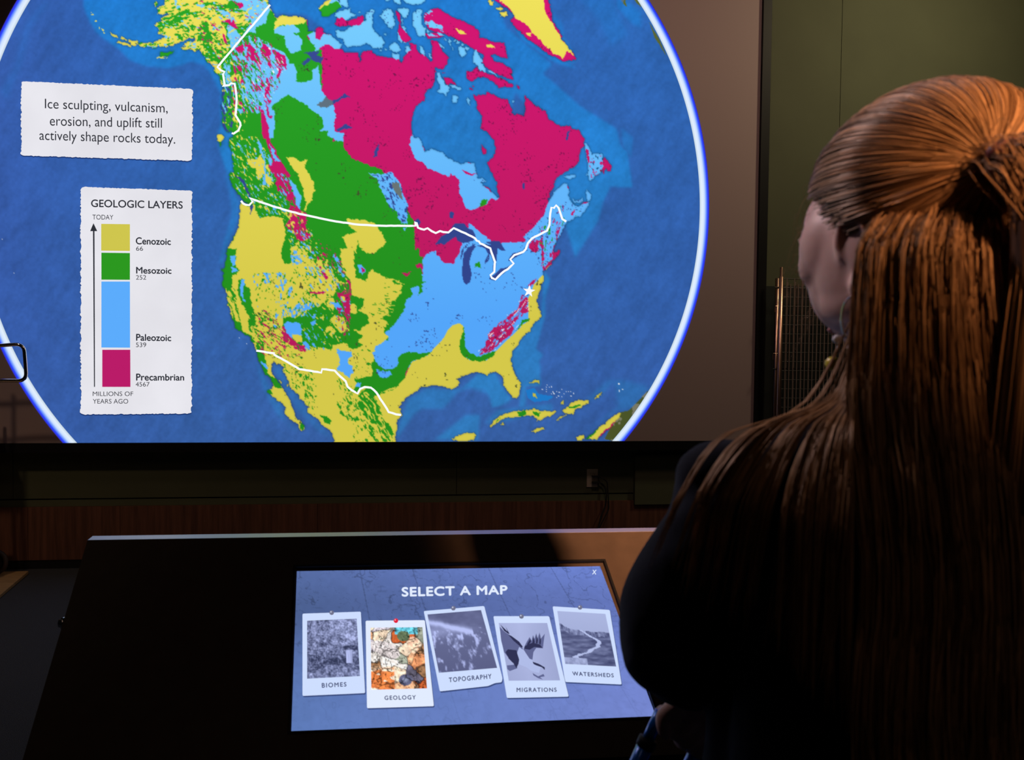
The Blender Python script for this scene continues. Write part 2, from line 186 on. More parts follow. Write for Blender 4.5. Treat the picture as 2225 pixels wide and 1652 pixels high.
# western cordillera base: green, then flecks
WEST = mask_of("P 300,-80 600,-80 640,60 700,110 700,200 730,330 830,370 900,480 900,620 850,760 880,900 870,1000 480,1000 440,600 440,100")
CLS[LAND & WEST] = 2
CLS[LAND & mask_of("P 200,-80 440,-80 440,200 200,200")] = 1
CLS[LAND & mask_of("P 500,770 640,800 720,805 800,850 870,900 900,1000 560,1000 540,800")] = 1
CLS[LAND & mask_of("K 100,560 300,480 800,-20 2225,-60 2225,1200 200,1200")] = 1
CLS[LAND & mask_of("P 540,740 600,760 700,750 845,740 812,790 830,820 800,880 540,880")] = 1
CLS[LAND & mask_of("P 880,600 1180,560 1180,780 1100,800 880,800")] = 3
CLS[LAND & mask_of("J 0,200 500,0 560,600 300,1200 0,1200")] = 2
PAINTS = """3 A 760,-60 800,60 850,140 870,330 860,400 980,430 1000,560 1060,640 1200,600 1190,480 1240,400 1300,500 1350,580 1340,640 1420,560 1480,530 1600,590 1700,590 1660,500 1560,430 1400,380 1260,370 1190,300 1080,280 900,330 840,220 820,330 720,420 640,400 560,370 460,440 380,520 340,620 420,560 700,500 800,540 1000,640 1040,760 1110,760 1130,900 1120,980 1040,1130 890,1230 820,1270 860,1400 840,1652 790,1652 700,1300 640,1320 450,1130 470,1000 540,760 430,700 400,560
3 A 1120,980 1240,985 1320,940 1300,860 1390,780 1400,900 1420,1050 1480,1190 1570,1260 1590,1400 1570,1500 1600,1652 1530,1652 1480,1590 1400,1570 1440,1520 1450,1440 1380,1370 1310,1310 1200,1220 1030,1140 1080,1040
2 A 1110,640 1200,610 1310,600 1320,700 1390,740 1380,790 1310,820 1320,920 1240,985 1120,980 1130,860 1100,760
2 A 820,330 850,330 870,420 960,440 1000,580 1000,620 900,590 800,530 790,420
2 A 1060,280 1240,240 1250,300 1330,380 1250,420 1260,500 1340,540 1350,640 1180,610 1190,480 1160,440 1080,400 1160,390 1140,340
2 A 820,110 900,270 850,340 700,430 640,400 640,320 760,280 780,200
1 A 700,-60 780,-30 800,60 860,160 900,190 1170,200 1250,220 1220,280 1100,290 980,300 900,330 860,340 860,270 890,240 850,180 790,60
3 B 1540,-60 1700,-60 1680,40 1600,40
2 B 1500,60 1560,40 1670,30 1690,120 1850,320 2000,420 2130,640 2200,780 2300,1000 2300,1300 1500,1000 1300,600 900,200 860,-60 1500,-80
3 B 1980,410 2060,430 2203,430 D 170,520 250,620 320,800 365,920 350,1000 375,1130 290,1130 250,1080 240,1000 190,960 110,880 90,800 20,700 0,600 -60,560
2 D -60,600 0,620 20,710 90,860 190,970 240,1020 250,1090 300,1140 350,1150 330,1250 340,1400 390,1540 470,1560 530,1530 540,1652 400,1700 -60,1700
3 D 310,1180 350,1180 330,1220 315,1220
1 B 1000,230 1100,240 1180,290 1260,260 1240,310 1220,330 1270,430 1330,540 1340,620 1310,680 1310,750 1260,790 1250,870 1225,860 1240,780 1210,600 1150,450 1060,330
1 B 1720,970 1840,970 1950,990 2060,1010 2110,1080 2170,1200 2190,1250 2100,1340 2050,1390 1980,1390 1900,1330 1860,1230 1840,1380 1810,1330 1820,1652 1730,1652 1650,1500 1660,1330 1720,1320 1700,1220 1650,1190 1720,1160 1850,1120 1750,1060
1 H 290,0 520,0 510,130 490,250 530,350 530,460 680,510 730,470 740,390 800,350 900,390 1000,450 1110,500 1180,560 1290,590 1260,660 1250,720 1190,780 1180,820 1110,850 1100,900 1180,910 1000,950 1080,1010 1060,1060 950,1080 960,1120 1040,1180 1000,1260 980,1330 1070,1400 1000,1500 900,1600 800,1580 700,1520 560,1600 500,1620 560,1480 660,1400 560,1340 480,1290 640,1270 760,1190 740,1150 710,1060 640,1010 590,980 640,920 680,800 590,790 470,740 460,540 390,450 330,360
1 G 250,0 960,0 960,180 1030,240 1110,240 1300,150 1520,160 1700,180 1720,320 1900,520 2020,560 1850,560 1850,640 1800,770 1700,780 1640,880 1550,950 1480,870 1400,830 1340,940 1340,1060 1200,1110 1100,1080 1000,1120 980,1240 1000,1400 1200,1600 1300,1700 600,1700 560,1500 450,1380 340,1320 320,1170 300,1000 200,860 160,700 180,560 180,430 290,340 250,200
1 B 450,780 560,820 620,780 650,900 690,960 780,930 860,940 960,960 1000,1150 960,1300 940,1420 970,1500 1060,1500 1060,1300 1150,1270 1250,1400 1300,1652 250,1652 300,1300 380,1200 430,1000
2 B 970,1290 1010,1230 1060,1270 1050,1400 1060,1480 1010,1500 950,1470 940,1400
2 B 300,1320 410,1330 400,1400 380,1500 400,1600 430,1570 400,1652 230,1652 260,1500
2 G 100,50 250,0 240,130 240,300 290,340 180,420 180,560 170,700 90,640 30,560 40,440 60,300
2 G 275,500 340,490 400,620 470,650 460,800 500,900 550,1050 550,1230 450,1260 440,1070 370,940 310,830 275,650
1 G 60,640 130,620 200,800 320,1130 350,1280 250,1180 160,1050 110,830
1 G 180,440 275,420 275,650 310,840 420,1060 450,1270 380,1340 320,1170 260,900 180,700
3 G 150,130 230,100 240,260 200,280 160,200
3 G 150,290 240,320 270,350 180,400
3 G 320,500 370,500 370,700 360,800 400,880 340,830 310,700
2 G 1360,820 1480,890 1540,950 1660,900 1720,990 1780,1020 1760,1100 1830,1250 1880,1330 1830,1400 1790,1540 1760,1620 1600,1580 1450,1590 1330,1470 1290,1350 1290,1200 1110,1170 1060,1130 1200,1110 1330,1060
1 G 1660,1310 1710,1240 1790,1240 1830,1330 1800,1400 1750,1410
1 G 1740,1130 1830,1060 1950,1100 2000,1200 2010,1290 1960,1350 1890,1340 1830,1250
1 G 2060,920 2120,870 2180,960 2180,1030 2110,1050 2050,990
3 G 1430,1180 1520,1150 1510,1220 1460,1250
3 G 1450,1090 1540,1040 1500,1140
3 G 1000,1200 1100,1170 1250,1180 1280,1310 1280,1400 1120,1430 1060,1390 1010,1300
3 G 1290,1490 1340,1480 1400,1540 1420,1620 1340,1580
1 G 1130,1380 1290,1370 1290,1500 1200,1500
2 H 460,770 660,800 640,930 570,990 700,1060 740,1170 650,1230 600,1330 500,1280 440,1170
1 H 440,900 490,870 540,900 570,1010 520,1050 460,1030
2 H 420,1320 500,1310 610,1400 570,1500 660,1530 550,1600 420,1580 380,1480
1 H 120,790 190,780 200,900 180,1000 110,980 60,900
4 G 1980,500 2050,520 2080,600 2050,700 2060,820 2050,900 2070,1000 2060,1080 1990,1050 1960,940 1900,830 1850,680 1930,700 1980,650 1960,740 2040,700 2040,600
4 G 1960,1060 2000,1050 2060,1160 2000,1130
1 G 1920,770 1970,760 1980,850 1950,880 1910,830
4 G 1420,690 1560,690 1680,700 1650,730 1520,720 1430,715
4 G 1600,340 1650,380 1710,470 1660,490 1610,410
4 G 1580,40 1680,90 1690,140 1610,90
3 G 1750,90 1830,100 1900,200 1930,330 1910,390 1880,380 1850,210
4 G 1880,190 1920,210 1930,300 1890,260
3 G 1760,850 1880,880 1940,950 1970,1020 1890,1000 1810,930
4 G 1880,950 1920,940 1910,1040 1870,1010
3 G 1100,110 1340,100 1320,190 1220,270 1130,240
3 H 560,250 640,260 690,340 650,430 600,370
4 H 630,300 680,350 650,400 630,350
4 G 960,1260 1000,1240 1060,1380 1150,1450 1250,1540 1340,1560 1370,1652 1280,1652 1130,1540 1000,1480
4 B 740,-20 800,-20 830,60 900,200 960,310 1050,450 1010,500 1080,620 1110,760 1180,870 1240,900 1250,1000 1240,1080 1310,1180 1210,1240 1150,1230 1080,1130 990,1050 1040,970 1040,780 980,680 900,620 860,480 800,350 800,300 850,290
3 B 800,60 870,180 940,290 880,270 820,170
3 B 1020,480 1110,560 1180,700 1170,850 1130,800 1080,640
3 B 790,190 840,260 830,340 790,290
3 B 650,0 700,60 720,150 750,250 770,380 760,560 720,550 740,400 730,250 670,120
1 B 530,250 640,250 700,200 740,300 740,420 700,500 640,450 640,370 560,330
1 B 740,430 800,420 830,500 800,600 770,570
4 A 700,1310 730,1330 760,1450 800,1560 800,1652 730,1652 700,1500
3 A 800,1290 860,1330 870,1500 850,1652 800,1652 780,1450
4 A 540,530 600,540 660,560 620,620 690,680 710,770 650,750 570,690 540,640
4 A 700,570 740,520 790,560 810,640 800,730 750,720 700,640
4 A 790,560 900,620 990,670 1000,780 950,800 940,860 920,950 890,920 920,820 880,720 850,640
4 A 410,560 480,520 500,600 460,640 420,600
4 A 610,990 650,1000 670,1080 640,1090
4 A 750,920 840,920 820,1020 800,1090 740,1180 740,1080 790,1010
4 A 740,1190 780,1280 800,1380 850,1390 830,1430 780,1390
4 A 480,0 500,60 470,100 420,40
3 A 440,1080 500,1060 600,1200 640,1310 540,1230
3 A 260,760 330,740 330,980 280,1020 270,860
1 A 330,930 380,880 430,890 410,960 350,980
1 M 360,-60 540,-40 560,150 500,200 440,190 370,300 290,330 300,180 330,80
1 M 840,100 1100,90 1200,230 1300,160 1360,170 1660,190 1640,350 1520,380 1450,330 1240,310 1330,480 1320,640 1380,660 1350,760 1240,880 1160,800 1100,640 1110,560 1050,420 1040,330 820,330 600,380 640,310 760,290
1 M 540,-60 1360,-60 1340,60 1200,80 1000,30 800,60 700,90 560,160
3 M 1370,-60 1780,-60 1850,30 1960,80 1760,260 1640,330 1660,200 1540,150 1570,60 1450,30
3 M 1180,130 1330,160 1420,240 1480,330 1400,290 1260,240
3 M 880,70 1000,80 980,120 900,110
3 M 560,90 640,100 620,140 570,120
4 M 1380,0 1480,50 1560,40 1570,90 1540,150 1500,90
4 M 1240,320 1330,295 1430,300 1500,440 1430,420 1330,340
4 M 1060,340 1120,350 1240,460 1200,450
4 M 1240,510 1290,520 1340,660 1300,640
3 M 1330,360 1430,420 1560,560 1470,700 1380,700 1360,560 1330,460
2 M 340,290 560,220 740,130 760,180 1000,170 820,240 700,310 560,350 320,450 290,380
2 M 480,400 590,340 620,430 560,450
2 M 1130,60 1340,90 1440,80 1420,130 1180,120
1 M 400,410 500,400 580,450 600,540 500,590 380,520 330,520 340,470
1 M 320,590 500,540 580,570 430,640 330,690 270,650
1 M 1000,860 1100,880 1180,920 1240,1000 1250,1080 1190,1100 1150,1020 1060,950
1 M 680,670 780,610 850,620 790,680
3 I 1260,130 1470,170 1480,230 1420,250 1420,330 1480,360 1480,470 1430,530 1350,460 1260,420 1300,260 1250,180
2 I 110,20 200,20 220,80 240,250 260,400 270,460 220,440 170,300 130,150
1 I 210,80 350,160 350,290 320,300 330,420 290,470 250,260
1 I 270,500 350,500 440,560 420,680 350,620
2 I 1520,560 1760,500 1770,430 1740,330 1800,250 1820,370 1880,420 1960,410 2060,420 2130,300 2225,180 2225,560 2110,680 1900,740 1790,780 1830,900 1900,1060 1850,1060 1780,1000 1900,1150 2000,1180 2060,1330 2040,1440 1900,1440 1820,1200 1700,1150 1420,1130 1310,1040 1290,960 1420,1090 1500,1090 1720,1100 1600,1000 1500,1000 1540,900 1570,780 1700,650 1640,650 1560,750 1490,700 1540,640
3 I 1790,100 1960,0 2225,-30 2225,180 2130,250 2110,360 1980,400 1860,370 1810,280
3 I 1820,400 1900,430 2010,430 2080,560 2090,620 1960,590 1850,510
4 I 1970,550 2070,560 2060,600 2000,600
3 I 1530,600 1600,590 1590,660 1530,660
1 I 1790,790 1880,770 1950,780 2225,560 2225,700 2225,1600 2110,1600 2090,1440 2090,1300 2000,1170 1880,1100 1900,1060 1840,920
2 I 110,140 200,170 250,260 270,460 300,500 330,560 300,540 210,460 140,260
3 I 170,290 220,320 290,400 270,420 210,370
2 I 240,470 340,520 420,570 480,690 380,680 340,600 300,540
2 I 240,715 300,700 350,760 310,770
2 I 730,1200 770,1170 800,1230 770,1280 735,1270
2 I 1020,1060 1100,1060 1180,1150 1150,1200 1080,1160
2 I 760,570 800,580 820,650 790,650
1 K 130,530 300,480 370,430 450,330 500,200 530,150 640,100 720,70 800,-20 J 780,1090 850,970 900,920 980,895 1030,930 1035,990 990,1100 985,1200 1020,1280 1110,1340 1300,1340 1430,1220 1600,1050 1640,1020 1740,910 1810,870 1800,600 1850,500 1870,430 2010,290 2100,300 2100,900 1900,1652 200,1652
2 J 1035,930 1045,1050 1060,1180 1100,1250 1200,1290 1320,1260 1420,1220 1370,1290 1290,1345 1120,1345 1020,1280 980,1200 990,1110 1030,1000
2 J 350,1240 530,1250 650,1240 600,1290 420,1340 370,1420 250,1652 0,1700 0,1540 100,1550 210,1500 180,1430 240,1400 260,1290
2 J 1640,1010 1740,870 1830,830 1810,870 1740,910
3 J 590,60 700,30 720,80 800,170 900,180 930,150 980,60 990,0 1100,-300 1400,-60 1770,-80 1960,-300 2100,-160 2100,60 1980,200 1900,320 1800,400 1750,540 1650,700 1500,880 1350,980 1310,1080 1200,1240 1120,1250 1060,1150 1050,950 990,890 880,920 790,1020 760,1110 650,1210 540,1250 350,1240 260,1290 240,1400 170,1440 80,1450 0,1400 -60,1250 60,1160 150,1120 130,1060 90,1000 150,960 240,860 330,720 350,610 430,560 390,470 480,460 530,440 540,350 540,150
2 J 480,460 530,380 580,390 530,420 530,520 480,570 500,500
4 J 1740,550 1800,600 1810,760 1760,780 1640,880 1620,1000 1450,1160 1350,1240 1210,1270 1240,1210 1330,1080 1320,1040 1390,950 1500,880 1560,820 1680,720
4 J 1810,450 1850,400 1900,370 1870,430 1820,470
4 D 1800,1390 1880,1310 1940,1340 1930,1440 1890,1490 1830,1440
4 D 1960,1170 1975,1280 2000,1400 2000,1560 1970,1650 1980,1540 1960,1400 1945,1290
4 D 2110,1410 2090,1500 2100,1540 2140,1480 2120,1470
3 D 2040,900 2100,740 2230,600 2230,1250 2180,1290 2110,1400 2090,1560 2000,1650 1960,1400 1930,1300 1790,1380 1740,1300 1900,1150 2000,1020
4 D 1960,1170 1972,1280 1995,1400 2000,1560 1960,1650 1975,1540 1955,1400 1940,1290
4 D 1810,1390 1880,1310 1935,1340 1930,1440 1890,1490 1830,1440
3 D 410,60 440,100 500,95 520,150 560,280 650,245 780,280 850,360 1000,415 1160,405 1190,540 1270,680 1400,780 1400,730 1465,800 1450,840 1350,850 1300,910 1210,930 1170,970 1060,965 980,770 980,600 880,540 860,570 700,520 610,470 550,400 440,350 380,180
2 D 1230,880 1270,840 1320,850 1290,920 1220,940
2 H 1440,160 1600,130 1600,260 1560,330 1400,400 1300,330 1400,200
4 H 1270,400 1400,370 1400,420 1330,440
4 H 1490,270 1580,230 1590,300 1500,310
3 E 300,1250 355,1200 400,1205 420,1330 500,1470 600,1450 680,1430 560,1600 540,1700 0,1900 120,1600 170,1430
2 E 570,1500 500,1590 480,1640 520,1560
4 E 440,1570 480,1510 495,1530 460,1590
4 E 620,800 650,800 670,950 650,960 625,880
4 F 410,150 470,220 430,190
2 L 360,490 430,480 440,520 370,530
2 L 500,490 580,500 560,530 510,520
2 L 840,450 950,415 920,445 850,460
2 L 990,745 1080,650 1200,570 1140,620 1030,745
2 L 150,590 230,540 180,580
4 L 1110,745 1150,690 1290,560 1270,610 1190,700 1130,745
1 A 1385,100 1480,10 1560,-40 1480,50 1420,100"""
for ln in PAINTS.split('\n'):
    c, sp = ln.split(' ', 1)
    paint(int(c), sp, smooth=(c in '1' and sp[0] in 'KJ'))
for s in ISL_B: paint(3, s)
for s in ISL_R: paint(4, s)
for s in ISL_Y: paint(1, s)
for ln in """2 A 1400,110 1520,40 1600,10 1680,80 1560,150 1500,200 1430,190
1 A 1385,100 1480,10 1560,-40 1500,50 1420,110
3 C 610,260 650,240 700,280 790,330 780,350 620,330
3 C 545,150 600,110 650,130 620,170
1 C 935,345 1010,360 1070,410 1010,410 950,380
1 C 1300,540 1370,530 1410,580 1330,570
2 L 360,490 430,480 440,520 370,530
2 L 500,490 580,500 560,530 510,520
2 L 840,450 950,415 920,445 850,460
2 L 990,745 1080,650 1200,570 1140,620 1030,745
4 L 1110,745 1150,690 1290,560 1270,610 1190,700 1130,745
2 L 150,590 230,540 180,580
2 Z 1380,450 1440,450 1500,440 1450,480 1380,490
2 B 185,40 220,60 220,160 205,190 190,120
4 E 620,800 650,800 670,950 650,960 625,880""".split('\n'):
    c, sp = ln.split(' ', 1); LAND |= mask_of(sp) if sp[:5] == 'Z 138' else False; paint(int(c), sp)
# flecks
def Rg(spec): return mask_of(spec) & LAND
alaska = Rg("M 250,-100 1950,-60 1960,80 1200,1000 1150,1060 950,800 640,740 -20,720 -20,560 200,350")
panh = Rg("M 1240,1040 1560,560 1700,520 2000,660 2240,1000 1900,1700 1250,1700")
bc = Rg("B 300,-20 640,-20 740,100 830,380 850,640 1000,720 1000,900 700,950 600,800 420,620 320,420")
streaks(2, alaska, .16, -20, 9, 4, 101, [1]); streaks(1, alaska, .16, -15, 8, 3.5, 111, [2, 3]); streaks(3, alaska, .06, 10, 9, 4, 121); streaks(4, alaska & (PX > 420), .03, 35, 9, 3, 131)
streaks(2, Rg("M 560,380 1000,380 1250,560 1350,800 1200,960 1000,800 860,600 600,600"), .4, 25, 7, 4, 141, [1, 3])
streaks(3, panh, .38, 70, 12, 3.5, 151, [2]); streaks(2, panh & (PX < 560), .25, 70, 10, 3, 161, [3]); streaks(4, panh & (PX > 505), .2, 62, 13, 3, 171); streaks(2, panh & (PX > 530), .13, 55, 10, 3, 173, [3, 4]); streaks(3, panh & (PX > 540), .16, 60, 16, 2.5, 176, [4, 2])
streaks(8, panh & (PX > 540), .03, 60, 16, 2.2, 177); streaks(1, Rg("A 200,700 450,700 560,1300 460,1652 230,1652 200,1100"), .12, 65, 8, 3.5, 181)
streaks(3, bc, .09, 60, 9, 2.6, 191); streaks(1, bc, .13, 55, 9, 3.4, 201, [2])
streaks(5, Rg("A 215,1050 340,1050 360,1620 230,1600"), .4, 75, 9, 3, 211)
rock = Rg("B 780,400 1000,440 1200,880 1340,1200 1560,1652 1100,1652 1000,1000 850,700")
streaks(3, rock & (PY < 430), .13, 62, 12, 2.4, 221, [4, 2]); streaks(2, rock, .12, 55, 8, 3, 231); streaks(1, rock & (PY > 460), .22, 55, 7, 3, 241); streaks(3, rock & (PY > 500), .1, 50, 8, 4, 251)
basin = Rg("G 500,400 1400,380 1500,900 1300,1100 1000,1100 950,1300 700,1200 560,900")
n1 = fbm(PX/34, PY/34, 261); CLS[basin & (n1+.55*vnoise(PX/5, PY/9, 265) > .86)] = 3
streaks(1, basin, .3, 80, 9, 4, 268, [3]); streaks(2, basin, .07, -65, 7, 3, 271)
cal = Rg("G 60,620 220,620 340,1280 220,1180 110,800"); streaks(2, cal, .45, 62, 14, 3, 281)
south = Rg("G 440,1000 760,1000 1000,1300 1340,1652 1300,1760 700,1760 560,1500 440,1330"); streaks(2, south, .17, 40, 7, 3.2, 291); streaks(4, south & (PX > 560), .14, 45, 7, 3, 301); streaks(1, south, .1, 45, 8, 3, 305)
streaks(6, south & (PY < 735), .05, 38, 16, 2.2, 307)
mon = Rg("B 1250,1150 1560,1300 1750,1652 1400,1652"); streaks(2, mon, .2, 45, 9, 4, 311); streaks(4, mon, .07, 50, 9, 3, 321)
colo = Rg("G 1380,250 1850,300 2080,520 2060,1400 1700,1620 1300,1652 1250,1000"); streaks(2, colo, .1, 60, 8, 3.4, 331, [1]); streaks(1, colo, .08, 55, 8, 3.4, 341, [2]); streaks(3, colo, .06, 62, 10, 3.4, 351); streaks(4, Rg("G 1850,560 2080,560 2060,1400 1900,1400 1850,900"), .16, 80, 10, 3, 361)
mex = Rg("I 500,330 900,400 1000,800 900,1000 560,600"); streaks(2, mex, .14, 60, 5, 3, 371); streaks(2, Rg("I 700,450 900,500 920,1000 760,700"), .2, 70, 9, 4, 377)
sierra = Rg("I 1480,700 1800,760 1920,1100 2060,1440 1500,1440 1400,1100 1200,900 1400,800"); streaks(2, sierra, .3, 65, 9, 3, 381, [1]); streaks(1, sierra, .36, 62, 10, 2.8, 391, [2])
streaks(2, Rg("I 1230,480 1500,720 1400,760 1300,700"), .3, 60, 7, 3, 395)
nebr = Rg("H 1000,430 1330,560 1320,640 1180,820 1120,1130 1000,1280 780,1060 760,900 1000,850"); streaks(1, nebr, .16, 15, 14, 2.4, 401, [2]); streaks(2, nebr, .1, 8, 14, 2.4, 411, [1])
tx = Rg("I 1500,20 1900,200 1860,420 1520,560 1300,1000 1480,560"); streaks(2, tx, .07, 40, 7, 3, 421, [1])
app = Rg("J 1730,560 1820,600 1810,780 1620,1010 1400,1230 1180,1290 1310,1040 1500,880"); streaks(3, app, .18, -48, 13, 2.5, 431, [4]); streaks(8, app, .05, -50, 14, 2.2, 441)
east = Rg("D 1700,1350 2230,900 2230,1300 2000,1700 1960,1400"); streaks(4, east & (PX > 1170), .09, -70, 10, 3, 451); streaks(2, east & (PX > 1170), .07, -75, 9, 3, 461); streaks(5, east, .04, -60, 6, 2.4, 465)
streaks(3, Rg("C 540,100 840,320 820,440 560,440 540,200"), .2, 25, 10, 4, 471); streaks(4, Rg("E 660,950 830,850 940,1080 820,1110 640,1150 610,940"), .12, 75, 8, 3, 481, [3]); streaks(0, Rg("E 660,830 840,840 840,1010 700,1130"), .07, 60, 6, 2.5, 485)
streaks(4, Rg("F 250,-100 1010,510 900,540 400,160"), .12, 45, 7, 3, 491, [1]) if False else None
wpg = Rg("D 0,560 180,540 260,640 360,900 360,1120 280,1120 100,860"); streaks(5, wpg, .2, 62, 8, 3, 495)
# lakes and specks
shield = LAND & (CLS == 4) & (PX > 690)
sp = vnoise(PX/3.2, PY/3.2, 501)*.8+vnoise(PX/26, PY/26, 503)*.42
CLS[shield & (sp > .985)] = 6
CLS[shield & (vnoise(PX/4.5, PY/4.5, 507) > .992) & (vnoise(PX/60, PY/60, 508) > .5)] = 5
sp = vnoise(PX/2.8, PY/2.8, 511)*.8+vnoise(PX/30, PY/30, 513)*.38
CLS[LAND & (CLS == 3) & (PX > 800) & (sp > .99)] = 5
CLS[LAND & (CLS == 2) & (sp > 1.02)] = 6
CLS[LAND & (CLS == 1) & (PY > 520) & (vnoise(PX/2.8, PY/2.8, 517)*.8+vnoise(PX/22, PY/22, 519)*.35 > 1.0)] = 6
for s in ("J 1080,0 1170,-60 1150,20 1110,60 1095,160 1130,300 1110,400 1065,440 1030,400 1010,300 1020,180 1035,60", "J 1010,20 1040,-20 1020,80 990,150", "D 1080,1420 1150,1395 1185,1410 1140,1450 1100,1600 1030,1652 1050,1500",
 "D 690,1390 760,1290 860,1240 910,1150 930,1130 1040,1130 1080,1190 1140,1210 1180,1300 1140,1340 1030,1370 960,1340 940,1290 860,1340 800,1395 760,1375", "D 1200,1400 1300,1380 1400,1400 1435,1480 1420,1600 1400,1500 1360,1470 1290,1620 1280,1590 1330,1500 1290,1430",
 "D 1290,1360 1400,1340 1460,1350 1540,1460 1470,1450 1400,1400 1380,1390", "J 1290,190 1340,130 1340,0 1250,-20 1400,-60 1440,-20 1420,170 1400,250 1380,290 1390,170 1350,60 1320,130", "J 1350,330 1340,370 1400,385 1460,345 1540,270 1640,180 1540,230 1470,240 1400,310 1360,350",
 "J 1565,150 1580,110 1620,60 1740,30 1780,-30 1770,20 1720,70 1640,110 1600,140", "D 860,1000 890,985 915,1010 905,1070 870,1070", "D 440,1100 490,1075 520,1120 500,1160"): paint(5, s, True)
for s in ("D 175,640 240,640 290,750 310,850 280,830 230,760 190,720", "D 330,930 360,930 350,1000 325,990", "A 1180,625 1400,620 1370,670 1450,690 1420,760 1300,720 1220,775 1190,750 1250,700 1300,690 1240,640", "A 1370,1250 1450,1200 1470,1150 1540,1200 1620,1180 1700,1120 1770,1160 1650,1180 1580,1240 1500,1280 1420,1290",
 "A 1590,1570 1700,1490 1800,1530 1700,1550", "B 2040,230 2070,130 2110,70 2110,150 2080,220", "B 370,430 490,500 560,650 600,720 570,730 500,600 480,540", "D 1730,690 1760,640 1775,660 1745,740", "E 380,690 400,600 440,540 420,620 400,690"): paint(5 if s[0] != 'D' or s[2] != '1' or True else 9, s)
for s in ("D 175,640 240,640 290,750 310,850 280,830 230,760 190,720", "A 1370,1250 1450,1200 1470,1150 1540,1200 1570,1240 1500,1280 1420,1290"): paint(9, s)
paint(6, "G 1240,540 1270,560 1310,640 1290,670 1260,620"); paint(5, "B 570,810 610,780 600,860 560,930 580,850")
paint(2, "J 1160,230 1180,170 1220,160 1240,240 1200,220"); paint(6, "K 1770,430 1800,425 1800,460 1775,455")
paint(4, "D 1010,490 1060,510 1130,545 1180,530 1130,565 1060,540", True)
# limb land: olive
for s in ("L 1170,745 1300,500 1400,480 1550,320 1700,200 1400,745 1300,780", "F 1360,-40 1420,-20 1440,60 1400,20", "F 1480,-40 1540,-40 1560,60 1520,20", "F 1630,190 1720,340 1790,500 1760,450 1680,330"):
    m = mask_of(s, True) & (CLS != 4); m &= ~((CLS == 1) & (PX < 1355)) ; CLS[m] = 7
CLS[(CLS == 7) & (fbm(PX/20, PY/20, 521) > .68)] = 9
# islets
isl = vnoise(PX/2.3, PY/2.3, 531)
for s, q in (("L 600,240 700,240 740,350 620,340 560,300", .86), ("L 1300,200 1350,250 1340,380 1290,440 1300,330", .84), ("Z 770,50 820,150 870,240 920,280 900,300 850,240 780,120", .72), ("Z 1340,490 1460,485 1455,505 1345,505", .6), ("G 230,1330 330,1350 430,1520 410,1540 300,1440", .9), ("L 720,270 920,320 860,350 720,370", .8), ("Q 0,300 60,480 110,640 90,670 40,500 0,360", .93)):
    m = mask_of(s, True) & (isl > q) & ~LAND; CLS[m] = 8 if s[0] != 'Z' else 1
CLS[mask_of("L 440,290 520,270 560,330 660,340 700,350 640,390 520,400 460,370", True) & (CLS == 0)] = 10

# sea colour
shelf = np.zeros(PX.shape)
for s, v, b in (("Z 720,-160 720,60 780,200 830,280 900,340 1020,420 1120,520 1250,570 1450,590 1570,560 1650,530 1760,560 1820,640 1900,800 1900,1100 1870,1180 1900,1320 1960,1500 2010,1640 2060,1640 2060,-160", .95, 3),
 ("B 320,0 360,300 300,400 250,300 200,-60", .9, 3), ("B 300,400 330,500 450,780 420,1000 300,1300 240,1500 200,1500 270,1200 350,900 330,700 270,450", .6, 4),
 ("I 60,100 110,300 190,440 330,700 480,930 520,1150 720,1290 640,1270 400,1050 200,660 130,400", .45, 5), ("I 330,320 500,430 700,800 850,1000 1200,1400 1000,1300 700,1000 400,500", .35, 6),
 ("A 780,-60 860,150 1250,180 1420,330 1700,600 2203,700 2203,-60", .9, 4), ("P 820,-60 1060,-60 1100,60 1200,140 1180,160 1260,230 1340,280 1350,320 1360,370 1350,400 1320,400 1300,480 1250,560 1150,240 1120,200 1080,340 1100,400 1060,460 860,330 820,140", .92, 3),
 ("E 460,540 560,370 760,480 900,560 1050,760 1120,820 1180,1250 1060,1250 920,1240 760,1560 700,1652 400,1652 400,1200 240,1200", .95, 2), ("E 1050,540 1190,660 1160,900 1060,760", .6, 3),
 ("F 440,180 1000,590 870,560 780,520 520,340", .95, 3), ("F 740,-60 790,100 880,200 900,330 1010,490 1000,540 930,560 900,520", .6, 3), ("F 1350,-60 1560,100 1560,240 1480,200 1350,60", .7, 6), ("F 1000,-60 1200,180 1300,400 1450,300 1300,-60", .35, 12),
 ("J 1990,260 2070,370 2010,600 2010,800 1970,960 1900,1200 1980,1270 1940,1350 1960,1652 1720,1652 1600,1350 1610,1230 1740,1060 1860,900 1960,800", .75, 2), ("K 1720,130 2090,180 2080,330 1920,400 1900,700 1820,700 1850,470", .7, 3),
 ("K 410,790 480,600 700,470 1100,480 1160,440 1330,300 1560,300 1720,600 1700,640 1560,690 1480,640 1440,540 1250,470 1100,500 900,720 640,720 560,780 400,1000 340,1090 340,1000", .62, 4),
 ("K 1160,440 1330,290 1540,280 1620,450 1740,600 1600,680 1500,700 1460,560 1400,490 1240,460", .8, 2), ("K 800,1090 1180,790 1350,790 1330,1090", .7, 4), ("K 1400,900 1560,730 2225,650 2225,750 1900,800 1640,880", .55, 5),
 ("L 900,745 1300,480 1420,470 1580,300 1560,250 1350,200 1200,200 1000,380 900,450 1150,330 1260,200 1300,440 1100,600", .45, 8), ("Z 0,780 120,600 230,200 400,0 420,20 260,240 180,560 60,860", .22, 14), ("L 1250,400 1500,380 1640,200 1500,500", .5, 6)):
    shelf = np.maximum(shelf, v*blur(mask_of(s, True).astype(float), b*2))
rel = fbm(PX/60, PY/60, 601)*.5+fbm((PX+PY*.6)/14, (PY-PX*.6)/40, 611)*.5-.5
